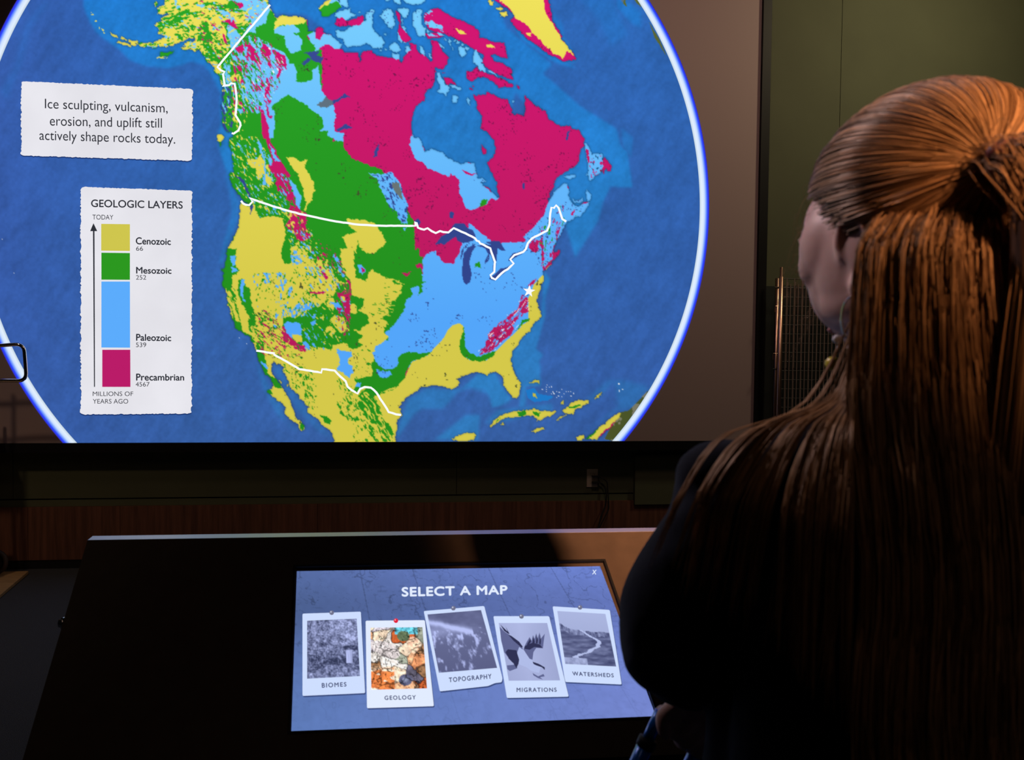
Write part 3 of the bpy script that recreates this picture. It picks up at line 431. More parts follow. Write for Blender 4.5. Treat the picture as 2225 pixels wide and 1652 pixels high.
fine = fbm(PX/6, PY/6, 615)-.5
def C(*c): return np.array(c, float)
ty = np.clip(PY/960, 0, 1)[..., None]
left = np.clip((420-PX)/420, 0, 1)[..., None]; right = np.clip((PX-1100)/450, 0, 1)[..., None]
deep = C(46, 102, 180)*(1-ty)+C(54, 94, 162)*ty
deep = deep*(1-left*.8)+C(56, 90, 168)*left*.8
deep = deep*(1-right*.35*ty)+C(48, 82, 164)*right*.35*ty
shf = C(34, 124, 208)*(1-ty)+C(46, 128, 190)*ty
f_ = shelf[..., None]
rgb = deep*(1-f_)+shf*f_
rgb = rgb*(1+.26*rel[..., None]+.10*fine[..., None])
lb = blur(LAND.astype(float), 3)
rgb *= (1-.42*np.clip(lb*1.4, 0, 1))[..., None]
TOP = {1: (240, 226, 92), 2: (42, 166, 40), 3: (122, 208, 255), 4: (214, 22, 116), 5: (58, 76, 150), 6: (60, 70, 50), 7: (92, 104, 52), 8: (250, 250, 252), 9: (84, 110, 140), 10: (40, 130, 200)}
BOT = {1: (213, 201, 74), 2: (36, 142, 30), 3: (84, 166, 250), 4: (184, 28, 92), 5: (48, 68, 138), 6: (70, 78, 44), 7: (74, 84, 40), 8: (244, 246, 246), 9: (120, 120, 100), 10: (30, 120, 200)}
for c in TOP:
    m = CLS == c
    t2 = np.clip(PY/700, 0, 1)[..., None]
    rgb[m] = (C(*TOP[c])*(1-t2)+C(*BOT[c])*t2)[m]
s6 = (CLS == 6) & (blur((CLS == 4).astype(float), 3) > .3); rgb[s6] = C(120, 24, 78)
edge = np.clip((lb-.5)*2, 0, 1)[..., None]; m = LAND; rgb[m] = (rgb*(.86+.14*edge))[m]
for ch in range(3): rgb[..., ch] = .5*rgb[..., ch]+.5*blur(rgb[..., ch], 1)
rgb = np.clip(rgb, 0, 255)/255.0
def to_lin(c):
    c = np.asarray(c, float)
    return np.where(c <= .04045, c/12.92, ((c+.055)/1.055)**2.4)
# ------------------------------------------------------------------ helpers
COL = scn.collection
def link(o, parent=None):
    COL.objects.link(o)
    if parent is not None: o.parent = parent
    return o
def tag(o, label=None, cat=None, group=None, kind=None):
    if label: o['label'] = label
    if cat: o['category'] = cat
    if group: o['group'] = group
    if kind: o['kind'] = kind
    return o
def empty(name, loc=(0, 0, 0), rot=(0, 0, 0)):
    o = bpy.data.objects.new(name, None); o.location = loc; o.rotation_euler = rot; o.empty_display_size = .05
    return link(o)
def mobj(name, verts, faces, mat, parent=None, smooth=False):
    """mesh object; verts are world coordinates, converted to the parent's frame (parents are never scaled)"""
    me = bpy.data.meshes.new(name)
    if parent is not None:
        inv = world_of(parent).inverted(); verts = [inv @ Vector(v) for v in verts]
    me.from_pydata([tuple(v) for v in verts], [], faces); me.update()
    for m in (mat if isinstance(mat, (list, tuple)) else [mat]): me.materials.append(m)
    if smooth: me.polygons.foreach_set('use_smooth', [True]*len(me.polygons))
    return link(bpy.data.objects.new(name, me), parent)
def world_of(o):
    m = Matrix.LocRotScale(o.location, o.rotation_euler, None)
    return world_of(o.parent) @ m if o.parent else m
def bevel(o, w=.003, seg=2):
    b = o.modifiers.new('bevel', 'BEVEL'); b.width = w; b.segments = seg; b.limit_method = 'ANGLE'; return o
def bx(a, b):
    (x0, y0, z0), (x1, y1, z1) = a, b
    v = [(x, y, z) for x in (x0, x1) for y in (y0, y1) for z in (z0, z1)]
    return v, [(0, 1, 3, 2), (4, 6, 7, 5), (0, 4, 5, 1), (2, 3, 7, 6), (0, 2, 6, 4), (1, 5, 7, 3)]
def join(parts):
    V, F = [], []
    for v, f in parts:
        n = len(V); V += list(v); F += [tuple(i+n for i in q) for q in f]
    return V, F
def tube(path, r, sides=10, closed=False):
    P = [Vector(p) for p in path]; n = len(P); V, F = [], []
    up = Vector((0, 0, 1)); prev = None
    for i, p in enumerate(P):
        if closed: t = (P[(i+1) % n]-P[i-1]).normalized()
        else: t = (P[min(i+1, n-1)]-P[max(i-1, 0)]).normalized()
        if prev is None:
            a = t.cross(up)
            if a.length < .1: a = t.cross(Vector((1, 0, 0)))
        else: a = prev-t*prev.dot(t)
        a.normalize(); prev = a; b = t.cross(a)
        rr = r[i] if isinstance(r, (list, tuple)) else r
        for k in range(sides):
            w = 2*math.pi*k/sides; V.append(p+a*math.cos(w)*rr+b*math.sin(w)*rr)
    for i in range(n if closed else n-1):
        j = (i+1) % n
        for k in range(sides):
            F.append((i*sides+k, i*sides+(k+1) % sides, j*sides+(k+1) % sides, j*sides+k))
    if not closed:
        F.append(tuple(range(sides))[::-1]); F.append(tuple((n-1)*sides+k for k in range(sides)))
    return V, F
def ball(c, r, seg=16, rings=10, M=None):
    c = Vector(c); r = Vector(r) if hasattr(r, '__len__') else Vector((r, r, r)); V, F = [], []
    for i in range(rings+1):
        t = math.pi*i/rings
        for k in range(seg):
            w = 2*math.pi*k/seg; p = Vector((math.sin(t)*math.cos(w)*r.x, math.sin(t)*math.sin(w)*r.y, math.cos(t)*r.z))
            V.append(c+(M @ p if M else p))
    for i in range(rings):
        for k in range(seg): F.append((i*seg+k, (i+1)*seg+k, (i+1)*seg+(k+1) % seg, i*seg+(k+1) % seg))
    return V, F
def round_path(pts, rad, n=6):
    P = [Vector(p) for p in pts]; out = [P[0]]
    for i in range(1, len(P)-1):
        a = (P[i-1]-P[i]).normalized()*rad; b = (P[i+1]-P[i]).normalized()*rad
        for k in range(n+1):
            t = k/n; out.append(P[i]+a*(1-t)**2+b*t*t)
    return out+[P[-1]]

def nodes_of(name):
    m = bpy.data.materials.new(name); m.use_nodes = True
    return m, m.node_tree, m.node_tree.nodes['Principled BSDF']
def mat(name, col, rough=.6, metal=0, spec=.5, noise=0, nscale=20, bump=0, bscale=60, stretch=(1, 1, 1), coat=0):
    m, t, b = nodes_of(name)
    b.inputs['Base Color'].default_value = (*col, 1); b.inputs['Roughness'].default_value = rough; b.inputs['Metallic'].default_value = metal
    b.inputs['Specular IOR Level'].default_value = spec; b.inputs['Coat Weight'].default_value = coat
    tc = t.nodes.new('ShaderNodeTexCoord'); mp = t.nodes.new('ShaderNodeMapping'); mp.inputs['Scale'].default_value = stretch
    t.links.new(tc.outputs['Object'], mp.inputs[0])
    if noise:
        n = t.nodes.new('ShaderNodeTexNoise'); n.inputs['Scale'].default_value = nscale; n.inputs['Detail'].default_value = 6
        r = t.nodes.new('ShaderNodeValToRGB'); r.color_ramp.elements[0].position = .3; r.color_ramp.elements[1].position = .7
        r.color_ramp.elements[0].color = (*[max(0, c*(1-noise)) for c in col], 1); r.color_ramp.elements[1].color = (*[min(1, c*(1+noise)) for c in col], 1)
        t.links.new(mp.outputs[0], n.inputs[0]); t.links.new(n.outputs[0], r.inputs[0]); t.links.new(r.outputs[0], b.inputs['Base Color'])
    if bump:
        n = t.nodes.new('ShaderNodeTexNoise'); n.inputs['Scale'].default_value = bscale; n.inputs['Detail'].default_value = 4
        u = t.nodes.new('ShaderNodeBump'); u.inputs['Strength'].default_value = bump; u.inputs['Distance'].default_value = .002
        t.links.new(mp.outputs[0], n.inputs[0]); t.links.new(n.outputs[0], u.inputs['Height']); t.links.new(u.outputs[0], b.inputs['Normal'])
    return m
def glow(name, srgb=None, attr=None, strength=1.0, paper=0.0):
    """light given off by a projected or displayed picture"""
    m = bpy.data.materials.new(name); m.use_nodes = True; t = m.node_tree; t.nodes.clear()
    e = t.nodes.new('ShaderNodeEmission'); e.inputs[1].default_value = strength; o = t.nodes.new('ShaderNodeOutputMaterial')
    if attr:
        a = t.nodes.new('ShaderNodeAttribute'); a.attribute_name = attr; t.links.new(a.outputs['Color'], e.inputs[0])
    else:
        c = to_lin(np.array(srgb)/255.0); e.inputs[0].default_value = (*c, 1)
        if paper:
            tc = t.nodes.new('ShaderNodeTexCoord'); n = t.nodes.new('ShaderNodeTexNoise'); n.inputs['Scale'].default_value = paper; n.inputs['Detail'].default_value = 5
            r = t.nodes.new('ShaderNodeValToRGB'); r.color_ramp.elements[0].color = (*(c*.84), 1); r.color_ramp.elements[1].color = (*np.minimum(c*1.1, 1), 1)
            t.links.new(tc.outputs['Object'], n.inputs[0]); t.links.new(n.outputs[0], r.inputs[0]); t.links.new(r.outputs[0], e.inputs[0])
    t.links.new(e.outputs[0], o.inputs[0])
    return m
def grid_mesh(name, pts, col, mat_, parent, keep=None):
    """pts (ny,nx,3) world, col (ny,nx,3) linear"""
    ny, nx = pts.shape[:2]
    loc = np.array(world_of(parent).inverted()); p = pts.reshape(-1, 3) @ loc[:3, :3].T+loc[:3, 3]
    idx = np.arange(ny*nx).reshape(ny, nx)
    q = np.stack([idx[:-1, :-1], idx[1:, :-1], idx[1:, 1:], idx[:-1, 1:]], -1).reshape(-1, 4)
    if keep is not None:
        k = (keep[:-1, :-1] & keep[1:, :-1] & keep[1:, 1:] & keep[:-1, 1:]).reshape(-1); q = q[k]
        used = np.unique(q); remap = np.zeros(ny*nx, np.int64); remap[used] = np.arange(len(used)); q = remap[q]; p = p[used]; cc = col.reshape(-1, 3)[used]
    else: cc = col.reshape(-1, 3)
    me = bpy.data.meshes.new(name); me.vertices.add(len(p)); me.vertices.foreach_set('co', p.astype(np.float32).ravel())
    me.loops.add(len(q)*4); me.loops.foreach_set('vertex_index', q.astype(np.int32).ravel())
    me.polygons.add(len(q)); me.polygons.foreach_set('loop_start', np.arange(0, len(q)*4, 4, dtype=np.int32)); me.polygons.foreach_set('loop_total', np.full(len(q), 4, np.int32))
    me.update(calc_edges=True)
    a = me.color_attributes.new('picture', 'FLOAT_COLOR', 'POINT'); a.data.foreach_set('color', np.c_[cc, np.ones(len(cc))].astype(np.float32).ravel())
    me.materials.append(mat_)
    return link(bpy.data.objects.new(name, me), parent)

M_wall = mat('green_wall_paint', (.095, .108, .060), .85, noise=.06, nscale=3, bump=.15, bscale=300)
M_wall2 = mat('dark_room_paint', (.03, .03, .028), .9)
M_wood = mat('dark_brown_wood', (.15, .062, .038), .55, noise=.35, nscale=5, stretch=(9, 9, .6), bump=.1)
M_carpet = mat('slate_carpet', (.055, .062, .078), .98, spec=.1, noise=.75, nscale=420, bump=1, bscale=500)
M_blackvinyl = mat('black_vinyl', (.008, .009, .011), .5)
M_black = mat('black_frame', (.004, .0045, .006), .55, spec=.3)
M_screen = mat('screen_fabric', (.43, .335, .335), .95, spec=.1, bump=.05, bscale=900)
M_kiosk = mat('kiosk_laminate', (.048, .035, .028), .55, spec=.25, noise=.12, nscale=25, bump=.08, bscale=500)
M_alu = mat('brushed_aluminium', (.78, .79, .84), .5, metal=1, noise=.06, nscale=40, stretch=(.2, 4, 4))
M_chrome = mat('chrome', (.85, .84, .86), .12, metal=1)
M_rubber = mat('rubber', (.05, .035, .035), .6)
M_board = mat('oak_board', (.42, .27, .13), .5, noise=.2, nscale=6, stretch=(1, 8, 8))
M_wire = mat('steel_wire', (.75, .60, .52), .4, metal=.8)
M_brass = mat('brass_post', (.62, .40, .30), .3, metal=1)
M_plate = mat('outlet_plastic', (.62, .55, .44), .5)
M_darkgreen = mat('wall_darkening_green', (.016, .022, .020), .9)
M_cord = mat('black_cord', (.008, .008, .009), .6)

# ------------------------------------------------------------------ the room
def pz(px, py, y=WALL_Y): return on_wall(px, py, y)
GROOVE_Z = float(pz(240, 1084)[2]); WOOD_Z = float(pz(240, 1100)[2]); SEAM_X = float(pz(1826, 200)[0]); BASE_Z = .055
XL, XR, YB, ZC = -4.2, 5.2, -3.2, 5.2
def struct(name, vf, m, parent=None):
    o = mobj(name, vf[0], vf[1], m, parent)
    if parent is None: o['kind'] = 'structure'
    return o
fl = struct('floor', bx((XL, YB, -.08), (XR, WALL_Y, 0)), M_carpet)
struct('ceiling', bx((XL, YB, ZC), (XR, WALL_Y+.2, ZC+.1)), M_wall2)
struct('wall_left', bx((XL-.1, YB, 0), (XL, WALL_Y+.2, ZC)), M_wall2)
struct('wall_right', bx((XR, YB, 0), (XR+.1, WALL_Y+.2, ZC)), M_wall2)
struct('wall_rear', bx((XL, YB-.1, 0), (XR, YB, ZC)), M_wall2)
wall = struct('wall_back', bx((XL, WALL_Y+.015, -.08), (XR, WALL_Y+.2, ZC)), M_blackvinyl)
g = .004
for x0, x1 in ((XL, -1.9), (-1.9, .9), (.9, SEAM_X), (SEAM_X, XR)):
    mobj('wall_panel', *bx((x0+g/2, WALL_Y, GROOVE_Z+.005), (x1-g/2, WALL_Y+.0149, ZC-.001)), M_wall, wall)
mobj('wall_panel', *bx((XL, WALL_Y, WOOD_Z+.001), (XR, WALL_Y+.0149, GROOVE_Z-.005)), M_wall, wall)
bb = struct('baseboard_back', bx((XL, WALL_Y-.006, 0), (XR, WALL_Y+.0149, BASE_Z)), M_blackvinyl)
tr = empty('trim_1', (0, WALL_Y, 0)); tr['kind'] = 'structure'
seams = [XL]+[float(pz(p, 1130)[0]) for p in (62, 262, 690, 1120, 1330)]+[3.0, XR]
for a, b in zip(seams[:-1], seams[1:]):
    mobj('wood_panel', *bx((a+.001, WALL_Y-.012, BASE_Z+.001), (b-.001, WALL_Y+.0149, WOOD_Z)), M_wood, tr)
# lighter cover panel right of the outlet
q = pz(1377, 988); q2 = pz(1560, 1093)
t2 = struct('trim_2', bx((float(q[0]), WALL_Y-.03, float(q2[2])), (float(q2[0]), WALL_Y-.001, float(q[2]))), M_wall)

# ------------------------------------------------------------------ projection screen
SX0, SX1, SZ0, SZ1 = -2.32, float(on_wall(1645.5, 500)[0]), float(on_wall(820, 960.5)[2]), 3.76
SIN_R = SX1
ps = tag(empty('projection_screen', ((SX0+SX1)/2, SCR_Y, SZ0)), 'huge wall projection screen in a thin black frame showing a glowing globe map', 'screen')
mobj('screen_fabric', *bx((SX0, SCR_Y, SZ0), (SX1, SCR_Y+.015, SZ1)), M_screen, ps)
bw = .058; d0 = SCR_Y-.022; d1 = SCR_Y+.05
for a, b in (((SX0-bw, d0, SZ0-bw), (SX1+bw, d1, SZ0)), ((SX0-bw, d0, SZ1), (SX1+bw, d1, SZ1+bw)), ((SX0-bw, d0, SZ0), (SX0, d1, SZ1)), ((SX1, d0, SZ0), (SX1+bw, d1, SZ1))):
    mobj('frame_bar', *bx(a, b), M_black, ps)
for x in (SX0+.4, SX1-.4): mobj('wall_bracket', *bx((x-.04, SCR_Y+.05, SZ1-.3), (x+.04, WALL_Y-.0005, SZ1-.1)), M_black, ps)
GCX, GCZ, GR, GR2 = .216, 2.308, 2.270, 2.336
M_pic = glow('projected_picture', attr='picture')
pts = on_wall(PX, PY, SCR_Y-.0010)
rad = np.hypot(pts[..., 0]-GCX, pts[..., 2]-GCZ)
zc = np.clip(pts[..., 2], SZ0+.0005, None); keep = (rad < GR+.006) & (pts[..., 2] > SZ0-.008); pts = pts.copy(); pts[..., 2] = zc
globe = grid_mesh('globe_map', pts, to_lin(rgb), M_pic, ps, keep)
# the part of the ocean above and left of the photograph's frame
XX, ZZ = np.meshgrid(np.linspace(GCX-GR, GCX+GR, 150), np.linspace(SZ1, SZ0+.001, 120))
P3 = np.stack([XX, np.full(XX.shape, SCR_Y-.0004), ZZ], -1)
cc = C(40, 104, 182)/255*(1+.3*(fbm(XX*3, ZZ*3, 701)-.5)[..., None]); cc[fbm(XX*2.2, ZZ*2.2, 711) > .62] = C(36, 122, 205)/255
arctic = (fbm(XX*4, ZZ*5, 721) > .56) & (ZZ > 3.5) & (np.abs(XX-.3) < 1.4); cc[arctic] = C(122, 208, 255)/255
grid_mesh('polar_ocean', P3, to_lin(cc), M_pic, ps, np.hypot(XX-GCX, ZZ-GCZ) < GR)
# glowing rim
stops = [(0, (60, 92, 150)), (.02, (196, 214, 228)), (.25, (228, 240, 255)), (.48, (206, 226, 255)), (.66, (120, 160, 255)), (.8, (50, 78, 255)), (.93, (44, 52, 225)), (1.0, (58, 46, 110))]
na = 720; an = np.linspace(0, 2*math.pi, na, endpoint=False)
V, F, CC = [], [], []
for i, w in enumerate(an):
    hx, hz = math.cos(w), math.sin(w)
    for s, c in stops:
        r = GR+(GR2-GR)*s; V.append((GCX+r*hx, SCR_Y-.0016, GCZ+r*hz)); CC.append(to_lin(np.array(c)/255.0))
ns = len(stops)
def rim_arc(sel):
    bmr = bmesh.new(); cl = bmr.verts.layers.float_color.new('picture'); vs = [bmr.verts.new(v) for v in V]
    for v, c in zip(vs, CC): v[cl] = (*c, 1)
    for i in range(na):
        j = (i+1) % na
        zz = [V[i*ns][2], V[j*ns][2], V[i*ns+ns-1][2], V[j*ns+ns-1][2]]
        if min(zz) > SZ1-.001 or max(zz) < SZ0+.001 or not sel(math.cos((i+.5)*2*math.pi/na)): continue
        for k in range(ns-1): bmr.faces.new([vs[q] for q in (i*ns+k, i*ns+k+1, j*ns+k+1, j*ns+k)])
    for co, no in (((0, 0, SZ0+.0005), (0, 0, -1)), ((0, 0, SZ1-.0005), (0, 0, 1)), ((SX0+.0005, 0, 0), (-1, 0, 0))):
        bmesh.ops.bisect_plane(bmr, geom=bmr.verts[:]+bmr.edges[:]+bmr.faces[:], plane_co=co, plane_no=no, clear_outer=True)
    bmesh.ops.delete(bmr, geom=[v for v in bmr.verts if not v.link_faces], context='VERTS')
    bmr.transform(world_of(ps).inverted()); me = bpy.data.meshes.new('atmosphere_rim'); bmr.to_mesh(me); bmr.free(); me.materials.append(M_pic)
    link(bpy.data.objects.new('atmosphere_rim', me), ps)
rim_arc(lambda c: c > 0); rim_arc(lambda c: c <= 0)

class Sheet:
    """a flat picture surface: maps frame coordinates of survey sheets onto a real plane"""
    def __init__(s, point, normal, parent): s.p, s.n, s.parent = np.array(point, float), np.array(normal, float), parent
    def at(s, x, y, lift): return on_plane(x, y, s.p+s.n*lift, s.n)
    def flat(s, name, P, m, lift, parent=None):
        V = [Vector(v) for v in s.at(P[:, 0], P[:, 1], lift)]
        return mobj(name, V, [tuple(range(len(V)))], m, parent or s.parent)
    def band(s, name, P, w, m, lift, parent=None):
        P = np.asarray(P); V, F = [], []
        T = np.gradient(P, axis=0); T /= np.linalg.norm(T, axis=1)[:, None]+1e-9; N = np.c_[-T[:, 1], T[:, 0]]*w/2
        for q in np.stack([P+N, P-N], 1): V += [Vector(v) for v in s.at(q[:, 0], q[:, 1], lift)]
        for i in range(len(P)-1): F.append((2*i, 2*i+1, 2*i+3, 2*i+2))
        return mobj(name, V, F, m, parent or s.parent)
    def text(s, body, quad, m, lift, parent=None, weight=0.0, spacing=1.0, name='caption', ref=None):
        cu = bpy.data.curves.new('tmp', 'FONT'); cu.body = body; cu.space_character = spacing; cu.resolution_u = 6
        ob = bpy.data.objects.new('tmp', cu); COL.objects.link(ob); bpy.context.view_layer.update()
        me = bpy.data.meshes.new_from_object(ob.evaluated_get(bpy.context.evaluated_depsgraph_get()))
        co = np.empty(len(me.vertices)*3); me.vertices.foreach_get('co', co); co = co.reshape(-1, 3)
        F = [tuple(p.vertices) for p in me.polygons]; bpy.data.objects.remove(ob); bpy.data.curves.remove(cu); bpy.data.meshes.remove(me)
        lo, hi = co.min(0), co.max(0)
        u = (co[:, 0]-lo[0])/(hi[0]-lo[0]); v = (hi[1]-co[:, 1])/(hi[1]-lo[1])
        q = np.asarray(quad, float)
        if weight:
            sh_ = [(-weight, 0), (weight, 0), (0, -weight), (0, weight)]; nv = len(co); F = [tuple(i+k*nv for i in f) for k in range(4) for f in F]; wx = np.repeat([a for a, _ in sh_], nv); wy = np.repeat([a for _, a in sh_], nv); u = np.tile(u, 4); v = np.tile(v, 4)
        else: wx = wy = 0
        P = ((q[0][None]*(1-u[:, None])+q[1][None]*u[:, None])*(1-v[:, None])+(q[3][None]*(1-u[:, None])+q[2][None]*u[:, None])*v[:, None])
        if weight: P = P+np.c_[wx, wy]
        return tag(mobj(name, [Vector(p) for p in s.at(P[:, 0], P[:, 1], lift)], F, m, parent or s.parent), kind='stuff')
def densify(P, step, closed=True):
    out = []; n = len(P)
    for i in range(n if closed else n-1):
        a, b = P[i], P[(i+1) % n]; k = max(1, int(np.linalg.norm(b-a)/step))
        for t in range(k): out.append(a+(b-a)*t/k)
    if not closed: out.append(P[-1])
    return np.array(out)
def corners(P, r=6, n=4):
    out = []
    for i in range(len(P)):
        a, b, c = P[i-1], P[i], P[(i+1) % len(P)]
        u = (a-b)/np.linalg.norm(a-b)*r; v = (c-b)/np.linalg.norm(c-b)*r
        for k in range(n+1):
            t = k/n; out.append(b+u*(1-t)**2+v*t*t)
    return np.array(out)
rs = np.random.default_rng(7)
M_white = glow('projected_white', (250, 252, 255)); M_card = glow('projected_card', (232, 231, 238), paper=2.2); M_ink = glow('projected_ink', (46, 48, 56))
M_sh = glow('projected_shadow', (26, 52, 110))
scr = Sheet((0, SCR_Y, 0), (0, -1, 0), ps)
SWY, SWG, SWB, SWR = glow('swatch_yellow', (207, 198, 78)), glow('swatch_green', (44, 152, 32)), glow('swatch_blue', (92, 172, 252)), glow('swatch_crimson', (186, 28, 104))
# borders
for k, spec in enumerate(("A 808,58 180,800 215,840 265,860 245,885 255,940 262,1010 240,1030 320,1020 340,995 385,1005 400,1100 410,1200 403,1290 395,1380 450,1470 455,1500 430,1560 370,1600 350,1592",
    "B 460,752 490,785 520,802 560,805 600,755 560,715 620,740 850,820 1150,905 1400,960 1600,1000 1850,1035 2050,1048 2203,1052 D 120,1160 455,1160 450,1110 470,1128 485,1185 560,1210 600,1190 650,1225 700,1250 750,1225 790,1235 850,1240 915,1190 1050,1252 1170,1310 1190,1340 1215,1345 1230,1375 1270,1390 1350,1430 1380,1520 1410,1600 J 1405,170 1400,280 1355,320 1370,355 1410,370 1520,270 1560,250 1630,180 1590,130 1640,80 1745,40 D 1775,1440 1800,1370 1850,1310 2030,1220 2060,1150 2070,1010 2085,940 2110,950 2140,915 2170,950 2200,1040 2215,1080 2260,1110",
    "I 110,145 370,185 360,200 540,300 720,405 1035,460 1045,405 1225,430 1270,480 1380,580 1410,660 1470,710 1550,755 1590,690 1650,662 1740,670 1820,740 1870,830 1940,930 1990,1020 2100,1050 2170,1060")):
    P = densify(poly(spec), 7, False); P[1:-1] += rs.normal(0, .25, P[1:-1].shape)
    scr.band('border_line', P, 4.6, M_white, .0022)
c0 = poly("J 1815,512")[0]; star = np.array([[c0[0]+(14 if i % 2 == 0 else 5.6)*math.sin(i*math.pi/5+.12), c0[1]-(14 if i % 2 == 0 else 5.6)*math.cos(i*math.pi/5+.12)] for i in range(10)])
scr.flat('star_marker', star, M_white, .0026)
def deckle(spec, amp):
    P = densify(corners(poly(spec), 7), 2.2); n = len(P); c = P.mean(0)
    j = rs.normal(0, 1, n); j = np.clip((j+np.roll(j, 1))*.5, -1.3, 1.3)*amp; d = (P-c); d = np.sign(d)*(np.abs(d) == np.abs(d).max(1)[:, None])
    dx = np.where(np.abs(P[:, 0]-c[0]) > (np.abs(P[:, 0]-c[0])).max()*.96, np.sign(P[:, 0]-c[0]), 0)
    dy = np.where(dx == 0, np.sign(P[:, 1]-c[1]), 0)
    return np.c_[P[:, 0]+dx*j*1.5, P[:, 1]+dy*j*.8]
card1 = deckle("Z 184,700 1664,768 1656,1388 181,1343", .9); card2 = deckle("Q 468,70 1112,92 1109,1382 467,1388", .9)
for cd in (card1, card2): scr.flat('card_shadow', cd+np.array([0, 2.5]), M_sh, .0021)
k1 = scr.flat('info_card', card1, M_card, .0028); k2 = scr.flat('legend_card', card2, M_card, .0028)
for body, z in (("Ice sculpting, vulcanism,", "387,852 1447,890 1447,1000 387,962"), ("erosion, and uplift still", "430,997 1397,1020 1397,1130 430,1112"), ("actively shape rocks today.", "340,1123 1512,1158 1512,1268 340,1235")):
    scr.text(body, poly("Z "+z), M_ink, .0034, k1)
for body, z, w in (("GEOLOGIC LAYERS", "528,143 1057,154 1057,196 528,186", .35), ("TODAY", "535,230 656,232 656,260 535,259", 0), ("Cenozoic", "787,362 988,368 988,406 787,402", .45), ("66", "788,414 828,415 828,440 788,440", 0), ("Mesozoic", "789,534 992,538 992,573 789,571", .45), ("252", "787,581 846,581 846,607 787,607", 0),
    ("Paleozoic", "789,922 990,926 990,963 789,960", .45), ("539", "787,971 846,971 846,998 787,998", 0), ("Precambrian", "789,1152 1065,1155 1065,1191 789,1191", .45), ("4567", "785,1200 866,1200 866,1226 785,1226", 0), ("MILLIONS OF", "537,1255 771,1255 771,1281 537,1281", 0), ("YEARS AGO", "537,1298 742,1298 742,1325 537,1325", 0)):
    scr.text(body, poly("Q "+z), M_ink, .0034, k2, w)
for m_, z in ((SWY, "586,284 752,286 752,441 586,439"), (SWG, "587,451 752,453 752,608 587,607"), (SWB, "587,618 752,618 753,1001 587,1000"), (SWR, "592,1013 754,1013 755,1228 592,1228")):
    scr.flat('colour_swatch', poly("Q "+z), m_, .0034, k2)
scr.flat('arrow', poly("Q 541,280 563,326 547,326 550,1228 544,1228 538,326 522,326"), M_ink, .0034, k2)
# ------------------------------------------------------------------ touchscreen kiosk
TH = math.radians(37.76)
KT = Vector(CAM+rays(190, 1174)*(1.75/rays(190, 1174)[1])); EX = Vector((1, 0, 0)); ES = Vector((0, -math.cos(TH), -math.sin(TH))); EN = Vector((0, -math.sin(TH), math.cos(TH)))
KW = 1.60
def kp(x, s, n): return KT+EX*x+ES*s+EN*n
def kloc(px, py, lift=0.0):
    p = Vector(on_plane(px, py, np.array(KT+EN*lift), np.array(EN))); d = p-KT; return d.dot(EX), d.dot(ES)
ki = tag(empty('touchscreen_kiosk', (KT.x+KW/2, KT.y-.1, 0)), 'dark sloping touchscreen kiosk with a lit display of five pinned photo cards', 'kiosk')
KS = kloc(1400, 1643)[1]
hx0, hs0 = kloc(642, 1231.5); hx1, _ = kloc(1309.5, 1224); _, hs1 = kloc(633, 1591); hx0 = kloc(640, 1400)[0]-.004
hx1 = max(hx1, kloc(1352, 1333)[0]); dep = -.007; bot = -.045
def ring(n, a=0): return [kp(hx0-a, hs0-a, n), kp(hx1+a, hs0-a, n), kp(hx1+a, hs1+a, n), kp(hx0-a, hs1+a, n)]
O = [kp(0, 0, 0), kp(KW, 0, 0), kp(KW, KS, 0), kp(0, KS, 0)]; H = ring(0); HB = ring(dep); B = [kp(0, 0, bot), kp(KW, 0, bot), kp(KW, KS, bot), kp(0, KS, bot)]
V = O+H+HB+B
F = [(0, 4, 5, 1), (1, 5, 6, 2), (2, 6, 7, 3), (3, 7, 4, 0)]+[(4+i, 8+i, 8+(i+1) % 4, 4+(i+1) % 4) for i in range(4)]+[(8, 11, 10, 9)]+[(i, (i+1) % 4, 12+(i+1) % 4, 12+i) for i in range(4)]+[(12, 13, 14, 15)]
mobj('sloping_top', V, F, M_kiosk, ki)
# black display frame that lines the cut-out
R0, R1 = ring(.0012, .004), ring(.0012, -.001); R2 = ring(dep+.0002, -.001)
mobj('display_bezel', R0+R1+R2+ring(0.0001, .004), [(i, 4+i, 4+(i+1) % 4, (i+1) % 4) for i in range(4)]+[(4+i, 8+i, 8+(i+1) % 4, 4+(i+1) % 4) for i in range(4)]+[(12+i, i, (i+1) % 4, 12+(i+1) % 4) for i in range(4)], M_black, ki)
mobj('top_trim', *bx((KT.x, KT.y+.001, KT.z-.045), (KT.x+KW, KT.y+.041, KT.z)), M_alu, ki)
# pedestal below the slope
zc_ = lambda y: KT.z+(y-KT.y)*math.tan(TH)-.058
ya, yb_ = KT.y-(KS*math.cos(TH))+.05, KT.y+.0
V = [(KT.x+.12, ya, 0), (KT.x+KW-.12, ya, 0), (KT.x+KW-.12, yb_, 0), (KT.x+.12, yb_, 0), (KT.x+.12, ya, zc_(ya)), (KT.x+KW-.12, ya, zc_(ya)), (KT.x+KW-.12, yb_, zc_(yb_)), (KT.x+.12, yb_, zc_(yb_))]
mobj('pedestal', V, [(0, 3, 2, 1), (0, 1, 5, 4), (1, 2, 6, 5), (2, 3, 7, 6), (3, 0, 4, 7), (4, 5, 6, 7)], M_kiosk, ki)
lk = Vector(on_plane(132, 1355, np.array(KT+EN*-.012), np.array(EN)))
v, f = tube([(KT.x+.0, lk.y, lk.z), (KT.x-.006, lk.y, lk.z), (KT.x-.0061, lk.y, lk.z), (KT.x-.012, lk.y, lk.z)], [.012, .012, .008, .008], 18)
mobj('key_lock', v, f, M_chrome, ki, True)
